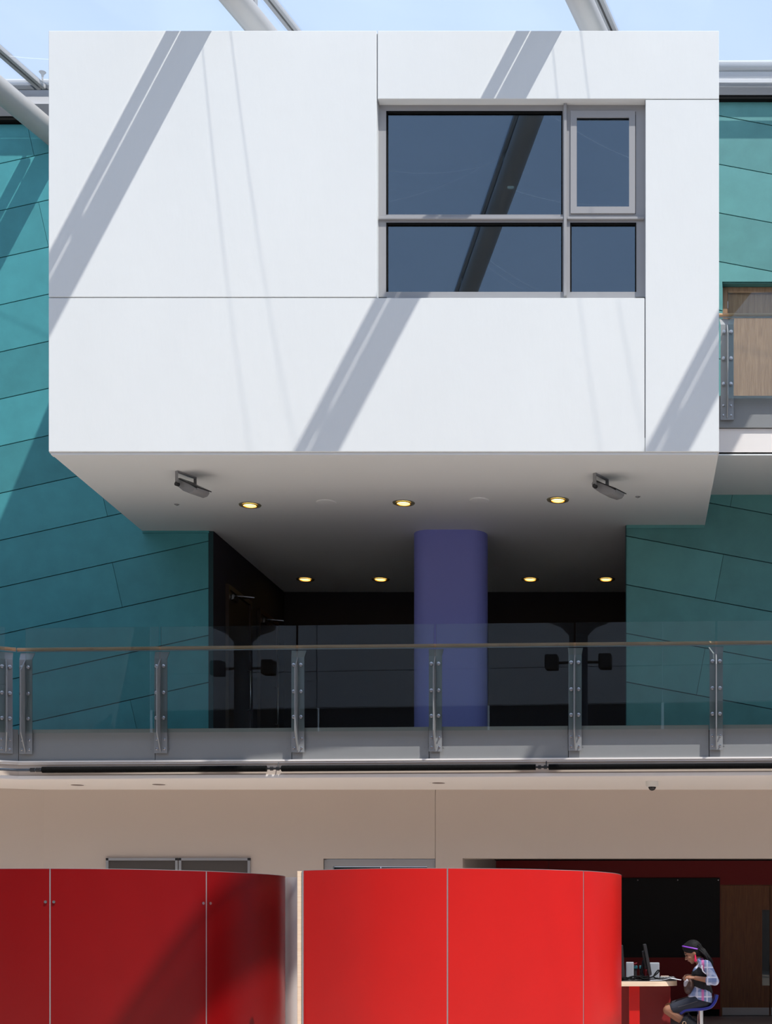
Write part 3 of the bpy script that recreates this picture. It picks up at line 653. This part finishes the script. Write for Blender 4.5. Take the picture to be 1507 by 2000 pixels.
for (px, py, lab) in ((345,985,'tiny dark sensor in the soffit near the left floodlight'),(1245,970,'tiny dark sensor in the soffit near the right floodlight')):
    p = at_z(px, py, BZ0); t = thing('soffit_sensor', p, lab, 'sensor', 'sensors under the white box')
    mk('plate', MB().lathe([(.03,-.006),(.036,0)], p, (0,0,1), 16), M['lampface'], t); mk('eye', MB().lathe([(.012,-.016),(.016,-.006)], p, (0,0,1), 12), M['lampgrey'], t)
for (px, py, lab) in ((370,926,'grey floodlight bracketed under the left part of the white box'),(1180,930,'grey floodlight bracketed under the right part of the white box')):
    p = at_z(px, py, BZ0); t = thing('floodlight', p, lab, 'floodlight', 'floodlights under the white box')
    ay = V((.5,.866,0)).normalized(); fwd = V((.866,-.5,0)); ax = (fwd*.90+V((0,0,-.43))).normalized(); az = ay.cross(ax).normalized()
    if az.z < 0: az = -az
    cb = p+V((.035,-.01,-.165)); w2 = .125
    pts = [(-.165,.035),(-.17,-.02),(-.12,-.058),(0,-.082),(.12,-.078),(.18,-.04),(.195,.0),(.195,.02),(-.12,.05)]
    mk('housing', MB().prism([cb+ax*a+az*b-ay*w2 for a, b in pts], ay*2*w2), M['lampgrey'], t, bev=.010, seg=2, smooth=40)
    mk('lens_frame', MB().obox(cb+ax*.045+az*.034, ax*.165, ay*.135, az*.006), M['blackplastic'], t, bev=.003)
    mk('end_lip', MB().obox(cb+ax*.20+az*.012, ax*.008, ay*.10, az*.016), M['lampgrey'], t, bev=.003)
    mb_ = MB().obox(p+V((-.045,0,-.008)), fwd*.022, ay*.16, V((0,0,.008)))
    for s_ in (-1, 1): mb_.obox(p+V((-.045,0,-.09))+ay*.155*s_, fwd*.024, ay*.006, V((0,0,.09)))
    mk('bracket', mb_, M['lampgrey'], t, bev=.003)
    for s_ in (-1,1): mk('pivot', MB().cyl(p+V((-.045,0,-.165))+ay*.124*s_,p+V((-.045,0,-.165))+ay*.170*s_,.026,n=14), M['blackplastic'], t, smooth=40)
# little lamp in the room behind the window
lp = P(997,366,20.0); mk('wall_lamp', MB().box(lp-V((.045,.02,.012)),lp+V((.045,.02,.012))), M['tubeglow'], bev=.005, label='tiny glowing lamp seen through the big upper window pane', cat='lamp')

# ---- red curved screens
def spline(pts, n):
    out = []; m = len(pts)
    for i in range(m-1):
        p0, p1, p2, p3 = pts[max(i-1,0)], pts[i], pts[i+1], pts[min(i+2,m-1)]
        for k in range(n):
            t = k/n; out.append(tuple(.5*((2*p1[j])+(-p0[j]+p2[j])*t+(2*p0[j]-5*p1[j]+4*p2[j]-p3[j])*t*t+(-p0[j]+3*p1[j]-3*p2[j]+p3[j])*t**3) for j in (0,1)))
    out.append(pts[-1]); return out
HW = 2.0
def wall_sheet(pts, th, z0, z1):                 # vertical curved sheet
    n = len(pts); nr = []
    for i in range(n):
        d = V((*pts[min(i+1,n-1)],0))-V((*pts[max(i-1,0)],0)); d.normalize(); nr.append(V((-d.y,d.x,0)))
    mb = MB(); vs = []
    for i in range(n):
        p = V((*pts[i],0)); q = p+nr[i]*th
        vs += [p+V((0,0,z0)), p+V((0,0,z1)), q+V((0,0,z0)), q+V((0,0,z1))]
    fs = [(0,1,3,2), (4*n-4,4*n-2,4*n-1,4*n-3)]
    for i in range(n-1):
        a, b = 4*i, 4*i+4; fs += [(a,b,b+1,a+1),(a+2,a+3,b+3,b+2),(a+1,b+1,b+3,a+3),(a,a+2,b+2,b)]
    return mb.add(vs, fs)
def screen(label, pts, joints_px, fix_z=None, m='red'):
    s = spline(pts, 16); t = thing('red_screen', (*s[len(s)//2],0), label, 'partition', 'curved red screens')
    pxs = [CX+p[0]/p[1]*F for p in s]
    cutp = [0]
    for j in joints_px: cutp.append(min(range(len(s)), key=lambda i: abs(pxs[i]-j)))
    cutp.append(len(s)-1)
    for a, b in zip(cutp[:-1], cutp[1:]):
        seg = s[a:b+1]
        def inset(p, q, d): v = V((*q,0))-V((*p,0)); v.normalize(); return (p[0]+v.x*d, p[1]+v.y*d)
        seg = [inset(seg[0],seg[1],.006 if a else 0)]+seg[1:-1]+[inset(seg[-1],seg[-2],.006 if b < len(s)-1 else 0)]
        pn = mk('red_panel', wall_sheet(seg, .035, .05, HW), M[m], t, smooth=30)
        if fix_z:
            for e, (i0, i1) in ((a,(0,2)),(b,(-1,-3))):
                p = V((*seg[i0],0)); d = (V((*seg[i1],0))-p).normalized(); nn = V((d.y,-d.x,0)); nn = nn if nn.y < 0 else -nn
                mk('fixing', MB().cyl(p+d*.03+V((0,0,fix_z)),p+d*.03+nn*.012+V((0,0,fix_z)),.013,n=14), M['bolt'], pn, smooth=40)
    for j in cutp[1:-1]:
        p = V((*s[j],0)); d = (V((*s[j+1],0))-V((*s[j-1],0))).normalized(); nn = V((-d.y,d.x,0)); 
        mk('joint_strip', MB().obox(p+nn*.022+V((0,0,HW/2+.02)), d*.006, nn*.018, V((0,0,HW/2-.02))), M['alu'], t)
    mk('cap_rail', wall_sheet(s, .036, HW, HW+.004), M['alu'], t)
    mk('plinth', wall_sheet(s, .03, 0, .05), M['alu'], t)
    return t, s
tR, sR = screen('bright red curved screen in the centre foreground, beside the desk',
   [(X(591,13.52),13.52),(X(700,13.2),13.2),(X(800,13.08),13.08),(X(900,13.1),13.1),(X(1020,13.24),13.24),(X(1100,13.45),13.45),(X(1150,13.66),13.66),(X(1185,13.95),13.95),(X(1204,14.2),14.2),(X(1213,14.55),14.55),(X(1211,14.9),14.9)], [876,1138])
mk('timber_end_post', MB().box((X(580,13.5),13.5,0),(X(589,13.5),13.56,HW-.005)), M['ply'], tR, bev=.003)
mk('end_strip', MB().box((X(589.3,13.49),13.49,0),(X(592,13.49),13.53,HW)), M['alu'], tR)
tL, sL = screen('red curved screen with shade put into its colour at lower left with paired steel fixings',
   [(X(-330,13.9),13.9),(X(-180,13.45),13.45),(X(-60,13.2),13.2),(X(60,13.12),13.12),(X(180,13.17),13.17),(X(300,13.37),13.37),(X(403,13.66),13.66),(X(480,14.05),14.05),(X(530,14.42),14.42),(X(554,14.75),14.75),(X(557,15.0),15.0)], [100,403], fix_z=1.4+(CY-1763)/F*13.4, m='red_shaded')
ip = spline([(X(540,15.1),15.1),(X(570,15.0),15.0),(X(600,15.1),15.1),(X(640,15.4),15.4)], 8)
mk('inner_screen', wall_sheet(ip, .04, 0, 2.0), mat('pale_laminate',(.52,.49,.46),.5), smooth=30, label='narrow pale screen in the gap between the two red screens', cat='partition')

# ---- desk and what stands on it
YD = 16.9; DT = .90
dx = lambda px: X(px, YD)
dk = thing('desk', (0,YD+.5,0), 'tall desk with pale plywood edge beside the red screen', 'desk')
def top_poly(o=0):
    x0, x1, y0, y1, r = -.7, dx(1323)-o, YD+o, YD+1.25-o, .28
    pts = [(x0,y0)]
    for k in range(9): a = math.radians(-90+90*k/8); pts.append((x1-r+r*math.cos(a), y0+r+r*math.sin(a)))
    for k in range(9): a = math.radians(90*k/8); pts.append((x1-r+r*math.cos(a), y1-r+r*math.sin(a)))
    return pts+[(x0,y1)]
mk('plywood_edge', MB().prism([(a,b,DT-.058) for a,b in top_poly()],(0,0,.055)), M['ply'], dk, smooth=30)
mk('desk_top', MB().prism([(a,b,DT-.003) for a,b in top_poly(.006)],(0,0,.003)), M['laminate'], dk, smooth=30)
mk('leg_panel', MB().box((dx(1228),YD+.12,0),(dx(1249),YD+.22,DT-.058)), M['red'], dk, bev=.004)
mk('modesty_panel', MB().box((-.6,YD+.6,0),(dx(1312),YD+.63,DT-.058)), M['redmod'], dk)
def monitor(px_top, px_bot, ytop, ybot, Yc, w_, label):
    a, b = P(px_top,ytop,Yc), P(px_bot,ybot,Yc); up = (b-a); L = up.length; up.normalize(); nrm_ = V((-up.z,0,up.x)); nrm_ = nrm_ if nrm_.x > 0 else -nrm_
    t = thing('monitor', (b.x-.03,Yc,DT), label, 'monitor', 'monitors on the desk')
    c_ = (a+b)/2
    mk('bezel', MB().obox(c_, up*L/2, V((0,w_/2,0)), nrm_*.018), M['blackplastic'], t, bev=.005)
    mk('display', MB().obox(c_+nrm_*.0185, up*(L/2-.02), V((0,w_/2-.02,0)), nrm_*.001), M['black'], t)
    mk('back_cover', MB().obox(c_-nrm_*.03, up*L*.3, V((0,w_*.3,0)), nrm_*.016), M['blackplastic'], t, bev=.01, seg=2)
    mk('stand', MB().tube([c_-nrm_*.04, c_-nrm_*.07-V((0,0,L*.4)), V((b.x-.05,Yc,DT+.012))], .018, 10), M['blackplastic'], t, smooth=50)
    mk('foot', MB().lathe([(.11,0),(.11,.008),(.04,.016)], (b.x-.04,Yc,DT), (0,0,1), 24), M['blackplastic'], t, smooth=30)
monitor(1258,1269,1844,1904,17.25,.46,'slim black monitor seen edge-on, facing the seated person')
monitor(1213,1217,1846,1908,17.2,.46,'black monitor half hidden by the end of the red screen')
def pcbox(px0, px1, py0, Yc, label):
    x0, x1 = X(px0,Yc), X(px1,Yc); z1 = Z(py0,Yc); t = thing('desktop_speaker', ((x0+x1)/2,Yc,DT), label, 'speaker', 'grey boxes on the desk')
    mk('case', MB().box((x0,Yc-.05,DT),(x1,Yc+.07,z1)), M['grey'], t, bev=.008, seg=2)
    mk('rear_plate', MB().box((x0+.012,Yc-.053,DT+.02),(x1-.012,Yc-.05,z1-.02)), mat('plate',(.33,.34,.37),.6), t)
pcbox(1268,1287,1880,17.75,'grey box speaker right of the edge-on monitor'); pcbox(1222,1237,1879,17.75,'grey box speaker left of the teal plugs')
for i,(px,lab) in enumerate(((1240,'left teal plug block among the desk cables'),(1252,'right teal plug block among the desk cables'))):
    p = P(px,1889,17.9); t = thing('plug_block', (p.x,p.y,DT+.0), lab, 'plug', 'plug blocks among the cables')
    mk('body', MB().box((p.x-.028,p.y-.03,p.z-.02),(p.x+.028,p.y+.03,p.z+.02)), M['teal'], t, bev=.006)
    mk('stem', MB().cyl((p.x,p.y,DT),(p.x,p.y,p.z-.02),.02,n=10), M['blackplastic'], t)
    mk('lead', MB().tube([(p.x,p.y-.02,p.z+.02),(p.x+.02,p.y-.04,p.z+.05),(p.x+.06*(1 if i else -1),p.y-.05,p.z+.03),(p.x+.05*(1 if i else -1),p.y-.06,DT+.01)],.006,6), mat('red_lead',(.25,.01,.02),.5), t)
rnd = random.Random(3)
cab = [('loose black cable looping up beside the right grey speaker', [(X(1262,17.1),17.1,DT+.02),(X(1276,17.15),17.15,DT+.05),(X(1286,17.2),17.2,DT+.10),(X(1284,17.2),17.2,DT+.115),(X(1276,17.2),17.2,DT+.04),(X(1290,17.25),17.25,DT+.01)])]
for i, nm in enumerate(('front','second','third','rearmost')):
    cab.append(('%s black cable tangled on the desk below the monitors' % nm, [(X(1213+k*11,16.945+.022*i),16.945+.022*i+rnd.uniform(-.002,.002),DT+.012+rnd.uniform(0,.045)) for k in range(6)]))
for lab, pts in cab:
    pp = []
    for i in range(len(pts)-1):
        a = [pts[max(i-1,0)],pts[i],pts[i+1],pts[min(i+2,len(pts)-1)]]
        for k in range(5):
            u = k/5; pp.append(tuple(.5*((2*a[1][j])+(-a[0][j]+a[2][j])*u+(2*a[0][j]-5*a[1][j]+4*a[2][j]-a[3][j])*u*u+(-a[0][j]+3*a[1][j]-3*a[2][j]+a[3][j])*u**3) for j in range(3)))
    mk('cable', MB().tube(pp,.008,6), M['black'], smooth=60, label=lab, cat='cable', group='cables on the desk')
kb = thing('keyboard', (X(1303,17.6),17.6,DT), 'black keyboard at the right end of the desk', 'keyboard')
ka = P(1303,1830,17.55); ka.z = DT
mk('base', MB().box((ka.x-.1,ka.y-.2,DT),(ka.x+.1,ka.y+.2,DT+.022)), M['blackplastic'], kb, bev=.005)
keys = MB()
for i in range(5):
    for j in range(14): keys.box((ka.x-.085+i*.034,ka.y-.19+j*.0272,DT+.022),(ka.x-.085+i*.034+.028,ka.y-.19+j*.0272+.022,DT+.031))
mk('keys', keys, M['lampgrey'], kb, kind='stuff')
pm = MB(); xs = [dx(1268),dx(1291),dx(1309),dx(1329)]; zz = [.004,.008,.030,.010]; vs_ = []
for x_, z_ in zip(xs, zz): vs_ += [(x_,YD+.03,DT+z_),(x_+.02,YD+.24,DT+z_)]
pm.add(vs_, [(2*i,2*i+2,2*i+3,2*i+1) for i in range(3)])
mk('open_booklet', pm, M['paper'], label='open white booklet at the desk corner', cat='booklet')
pm = MB().box((X(1290,18.0),17.95,DT),(X(1306,18.0),18.1,DT+.03)); mk('paper_pad', pm, M['card'], bev=.004, label='small buff paper pad behind the keyboard', cat='notepad')

# ---- stool
YS = 17.05
def G(u, v, y=YS): return V(((1280+u/10.764-CX)/172.5, y, EYE-(1825+v/10.764-CY)/172.5))
st = thing('stool', (G(950,0).x,YS,0), 'blue plastic stool with chrome pole under the seated person', 'stool')
prof = spline([(G(500,1660).x,G(500,1660).z-.012),(G(620,1610).x,G(620,1590).z),(G(800,1575).x,G(800,1575).z),(G(1000,1560).x,G(1000,1562).z),(G(1150,1535).x,G(1150,1520).z),(G(1230,1450).x,G(1230,1430).z),(G(1270,1340).x,G(1270,1340).z),(G(1285,1275).x,G(1285,1275).z)], 5)
seatm = MB(); NS = len(prof); W = []
for i, (a, b) in enumerate(prof):
    k = i/(NS-1); hw = .165*(1-.25*max(0,(k-.6)/.4)**2-.25*max(0,(.15-k)/.15)**2)
    for j in range(9):
        v = j/8*2-1; lift = .012*v*v
        for th in (0, 1):
            d = V((prof[min(i+1,NS-1)][0]-prof[max(i-1,0)][0],0,prof[min(i+1,NS-1)][1]-prof[max(i-1,0)][1])).normalized(); nn = V((-d.z,0,d.x))
            W.append(V((a,YS+v*hw,b))+nn*(lift-(.028 if th == 0 else 0)))
fs = []; ix = lambda i,j,t: (i*9+j)*2+t
for i in range(NS-1):
    for j in range(8):
        for t in (0,1): fs.append((ix(i,j,t),ix(i+1,j,t),ix(i+1,j+1,t),ix(i,j+1,t)))
    for j in (0,8): fs.append((ix(i,j,0),ix(i+1,j,0),ix(i+1,j,1),ix(i,j,1)))
for i in (0,NS-1):
    for j in range(8): fs.append((ix(i,j,0),ix(i,j+1,0),ix(i,j+1,1),ix(i,j,1)))
mk('seat', seatm.add(W, fs), M['blue'], st, smooth=60)
px_ = G(950,0).x
mk('pole', MB().lathe([(.036,.03),(.036,G(0,1590).z)], (px_,YS,0), (0,0,1), 24), M['chrome'], st, smooth=40)
mk('base', MB().lathe([(.22,0),(.22,.012),(.10,.03),(.04,.05)], (px_,YS,0), (0,0,1), 36), M['chrome'], st, smooth=40)
ring = [(px_-.09+.17*math.cos(2*math.pi*k/24), YS+.17*math.sin(2*math.pi*k/24), .24) for k in range(25)]
mk('footrest', MB().tube(ring,.012,8), M['chrome'], st, smooth=60)

# ---- seated person
pe = thing('person', (G(1000,0).x,YS,.0), 'person in plaid shirt, black vest and denim shorts seated on blue stool', 'person')
yn, yf = YS-.17, YS+.17                          # near and far side
Cc = G(785,385); ht = math.radians(27); fw = V((-math.cos(ht),0,-math.sin(ht))); uu = V((-math.sin(ht),0,math.cos(ht))); sd = V((0,-1,0))
hrot = Matrix((fw, sd, uu)).transposed()
H = lambda f, s, u: Cc+fw*f+sd*s+uu*u
body = MB()
body.ell(H(-.005,0,.02), (.092,.072,.098), 24, hrot); body.ell(H(.025,0,-.045), (.062,.058,.065), 20, hrot)
body.cap(H(.045,0,-.085),.028,H(.05,0,-.095),.024); body.cap(H(.02,-.03,-.07),.026,H(.045,0,-.09),.026); body.cap(H(.02,.03,-.07),.026,H(.045,0,-.09),.026)
body.cap(H(.082,0,.0),.008,H(.104,0,-.035),.0105); body.ell(H(.094,.009,-.038),.008); body.ell(H(.094,-.009,-.038),.008)
body.cap(H(.083,-.012,-.058),.007,H(.083,.012,-.058),.007); body.cap(H(.080,-.010,-.068),.007,H(.080,.010,-.068),.007)
body.cap(H(.078,-.035,.018),.012,H(.078,.035,.018),.012)
for s in (-1,1): body.ell(H(-.012,s*.070,-.012), (.020,.008,.030), 12, hrot); body.ell(H(.06,s*.035,-.03), .025)
body.chain([(H(-.035,0,-.05),.048),(G(900,520),.046),(G(985,610),.058)])
TR = [(G(1005,720),.074,.062),(G(965,820),.092,.058),(G(975,1000),.084,.05),(G(995,1180),.086,.055),(G(1000,1350),.096,.07)]
for s in (-1,1):
    body.chain([(p+V((0,s*w_,0)), r) for p, r, w_ in TR])
body.chain([(p, r) for p, r, w_ in TR])
body.cap(G(1010,640,yn+.02),.05,G(1010,640,yf-.02),.05)
def arm(side, sh, el, wr):
    return [(sh,.046),((sh+el)/2,.041),(el,.036),((el*.6+wr*.4),.035),(wr,.024)]
shN, elN, wrN = G(1065,645,yn), G(1232,980,YS-.225), G(835,915,YS-.165)
shF, elF, wrF = G(1050,640,yf), G(1190,990,yf+.03), G(820,890,yf-.1)
body.chain(arm(0,shN,elN,wrN)); body.chain(arm(0,shF,elF,wrF))
def hand(wr, dirv, palmn, s):
    d = dirv.normalized(); pn = palmn.normalized(); sdv = d.cross(pn).normalized()
    for e in (-.026,-.009,.009,.026): body.cap(wr,.016,wr+d*.075+sdv*e,.0115)
    for e, L in ((-.028,.055),(-.009,.064),(.010,.060),(.028,.048)):
        k0 = wr+d*.078+sdv*e; k1 = k0+d*L*.42+pn*L*.10; k2 = k1+d*L*.18+pn*L*.32; k3 = k2-d*L*.05+pn*L*.26
        body.chain([(k0,.0088),(k1,.0082),(k2,.0075),(k3,.0066)])
    t0 = wr+d*.028-sdv*.022*s; t1 = wr+d*.052-sdv*.040*s+pn*.018; t2 = wr+d*.078-sdv*.036*s+pn*.036
    body.chain([(t0,.013),(t1,.0105),(t2,.0085)])
hand(wrN, V((-.96,.02,.12)), V((-.25,.3,-.9)), 1); hand(wrF, V((-.96,-.05,.1)), V((-.25,-.3,-.9)), -1)
knN, knF = G(255,1595,yn+.06), G(300,1560,yf-.02)
hpN, hpF = G(1010,1405,YS-.085), G(1010,1405,YS+.085)
anN, anF = knN+V((.34,.02,-.215)), knF+V((.34,-.02,-.215))
for hp_, kn, an in ((hpN,knN,anN),(hpF,knF,anF)):
    body.chain([(hp_,.078),((hp_+kn)/2,.070),(kn,.055)]); body.chain([(kn,.054),(kn*.68+an*.32+V((0,0,-.008)),.054),(an,.034)])
    body.chain([(an,.036),(an+V((-.03,0,-.05)),.036),(an+V((-.15,0,-.075)),.026)])
remeshed('body', body, M['skin'], pe, .0055, 3)
# face details
for s in (-1,1): mk('eye', MB().ell(H(.078,s*.032,.0), (.012,.017,.007), 10, hrot), M['eyem'], pe, smooth=60)
for s in (-1,1): mk('eyebrow', MB().tube([H(.092,s*.014,.026),H(.088,s*.034,.031),H(.072,s*.054,.024)],.0045,6), M['brow'], pe, smooth=60)
mk('lips', MB().cap(H(.088,-.014,-.060),.0055,H(.088,.014,-.060),.0055).cap(H(.086,-.012,-.067),.0058,H(.086,.012,-.067),.0058), M['lips'], pe, smooth=60)
# hair
hr = MB(); hr.ell(H(-.022,0,.048), (.104,.088,.094), 24, hrot); hr.ell(H(-.05,0,.0), (.074,.080,.090), 20, hrot)
hr.ell(H(.012,0,.085), (.072,.072,.050), 18, hrot); hr.ell(H(-.075,0,.03),(.055,.06,.06),16,hrot)
hair = remeshed('hair', hr, M['hair'], pe, .007, 3)
rn_ = random.Random(5); lk = MB()
for i in range(34):
    a = rn_.uniform(-1,1); y0 = YS+a*.06; o = rn_.uniform(-40,40)
    p0 = G(905+rn_.uniform(-50,45),235+rn_.uniform(-40,60),y0); p1 = G(1000+o*.9,330+rn_.uniform(-20,60),YS+a*.085-.01)
    p2 = G(1085+o,455+rn_.uniform(-10,40),YS+a*.10-.015); p3 = G(1150+o*1.0,570+rn_.uniform(-30,40),YS+a*.11-.02); p4 = G(1180+o*.9,650+rn_.uniform(-60,40),YS+a*.11-.02)
    lk.tube([p0,p1,p2,p3,p4],[.016,.015,.013,.011,.006],6)
mk('dreadlocks', lk, M['hair'], hair, smooth=60, kind='stuff')
HE = [((-.022,0,.048),(.104,.088,.094)),((-.05,0,.0),(.074,.080,.090)),((.012,0,.085),(.072,.072,.050)),((-.075,0,.03),(.055,.06,.06))]
bd = []
for k in range(21):
    a = math.radians(-95+190*k/20); d = V((.075-.115*(1-math.cos(a)), math.sin(a)*.092, .058-.092*(1-math.cos(a)))); c0 = V((-.022,0,.048)); t_ = .2
    while any(sum(((c0[i]+d[i]*t_-c[i])/r[i])**2 for i in range(3)) < 1 for c, r in HE): t_ += .02
    bd.append(H(*(c0+d*t_)))
mk('headband', MB().tube(bd,.0075,8), M['band'], pe, smooth=60)
er = MB().cyl(H(-.012,.077,-.035),H(-.012,.079,-.035)+V((.004,0,-.055)),.0085,.0115,n=10).ell(H(-.012,.079,-.035)+V((.004,0,-.062)), (.017,.009,.019), 12)
mk('earring', er, M['pink'], pe, smooth=60)
# clothes
sh = MB(); gr2 = .012
for s in (-1,1): sh.chain([(p+V((0,s*w_,0)), r+gr2*.6) for p, r, w_ in TR])
sh.cap(G(1010,640,yn+.02),.056,G(1010,640,yf-.02),.056)
for a, e, wv in ((shN,elN,wrN),(shF,elF,wrF)):
    sh.chain([(a,.058),((a+e)/2,.053),(e,.050),(e*.72+wv*.28,.051)])
for s in (-1,1):
    sh.chain([(G(1000,1280)+V((0,s*.08,0)),.104),(G(1005,1400)+V((0,s*.085,0)),.106)]); sh.cap(G(890,1180)+V((0,s*.07,0)),.055,G(790,1330)+V((0,s*.07,0)),.055)
sh.chain([(G(925,545,YS-.05),.03),(G(965,600,YS-.06),.03)]); sh.chain([(G(925,545,YS+.05),.03),(G(965,600,YS+.06),.03)]); sh.cap(G(985,555,YS-.03),.034,G(985,555,YS+.03),.034)
shirt = remeshed('shirt', sh, M['plaid'], pe, .007, 2, label='pale blue and pink plaid shirt')
cut(shirt, G(640,1305), G(1120,1425), G(1000,1000))
cf = MB(); q = elN*.70+wrN*.30; dv = (wrN-elN).normalized(); cf.lathe([(.053,-.02),(.058,-.012),(.058,.014),(.050,.02)], q, dv, 20)
mk('cuff', cf, M['plaid'], shirt, smooth=50)
cm = MB(); ys_ = yn+.012
cm.tube([G(1030,575,ys_-.01),G(985,610,ys_-.03),G(962,690,ys_-.045),G(985,770,ys_-.05),G(1050,825,ys_-.05)],.0075,8).tube([G(860,740,YS-.10),G(895,680,YS-.105),G(925,610,YS-.09),G(960,560,YS-.075)],.008,8)
mk('shirt_edge', cm, M['paper'], shirt, smooth=60)
ve = MB()
for s in (-1,1): ve.chain([(p+V((-.002,s*(w_+.002),0)), r+.015) for p, r, w_ in TR[:3]]+[(G(1000,1150)+V((0,s*.06,0)),.100),(G(1030,1240)+V((0,s*.062,0)),.100)])
vest = remeshed('vest', ve, M['vest'], pe, .008, 2, label='black waistcoat')
cut(vest, G(800,1085), G(1180,1235), G(1000,900)); cut(vest, G(770,800), G(1020,585), G(1000,900))
so = MB()
for hp_, kn in ((hpN,knN),(hpF,knF)):
    e = hp_*.20+kn*.80; so.chain([(hp_,.088),((hp_+e)/2,.084),(e,.070),(e*.8+kn*.2,.068)])
so.cap(hpN,.09,hpF,.09)
shorts = remeshed('shorts', so, M['denim'], pe, .008, 2, label='knee-length dark denim shorts')
cut(shorts, G(250,1490), G(420,1700), G(800,1450))
off = V((0,-.080,0)); mk('seam', MB().tube([hpN*.82+knN*.18+off*1.0+V((0,-.008,.02)),hpN*.5+knN*.5+off*.98+V((0,-.002,.012)),hpN*.28+knN*.72+off*.84+V((0,-.002,.008))],.0035,6), M['stitch'], shorts, smooth=60)
for kn, an, rg in ((knN,anN,True),(knF,anF,False)):
    bo = MB(); d = (an-kn); e = kn+d*.56
    bo.chain([(e,.060),(kn+d*.75,.054),(an,.048)]); bo.chain([(an,.046),(an+V((-.03,0,-.05)),.046),(an+V((-.17,0,-.078)),.036)])
    bt = remeshed('boot', bo, M['boot'], pe, .007, 2, label='black textured boot')
    fu = MB().lathe([(.058,-.02),(.068,-.01),(.068,.02),(.058,.03)], kn+d*.52, d, 18); mk('boot_cuff', fu, M['boot'], bt, smooth=50)
    if rg:
        rc = G(598,1862,yn-.01); mk('ring_buckle', MB().tube([rc+V((.019*math.cos(2*math.pi*k/16),-.0,.019*math.sin(2*math.pi*k/16))) for k in range(17)],.006,6), M['brass'], bt, smooth=60)
# ---- bag in the hands
bg_ = thing('handbag', G(700,1240,YS-.05), 'small brown slouchy bag held on the lap', 'bag')
bb_ = MB()
bb_.ell(G(715,1130,YS-.03), (.062,.075,.070), 20); bb_.ell(G(745,1040,YS-.03), (.055,.075,.075), 20); bb_.ell(G(660,1040,YS-.03),(.038,.07,.062),18); bb_.cap(G(690,1190,YS-.08),.04,G(690,1190,YS+.03),.04)
body_b = remeshed('bag_body', bb_, M['bag'], bg_, .007, 3)
mk('lining', MB().ell(G(640,1020,YS-.085), (.024,.02,.048), 16, Matrix.Rotation(math.radians(18),3,'Y')), M['silver'], bg_, smooth=60, label='silvery lining at the open mouth')
mk('strap', MB().tube([G(600,980,YS-.06),G(600,930,YS-.05),G(660,900,YS-.04),G(730,920,YS-.06),G(760,970,YS-.08)],.009,8), M['bag'], bg_, smooth=60)
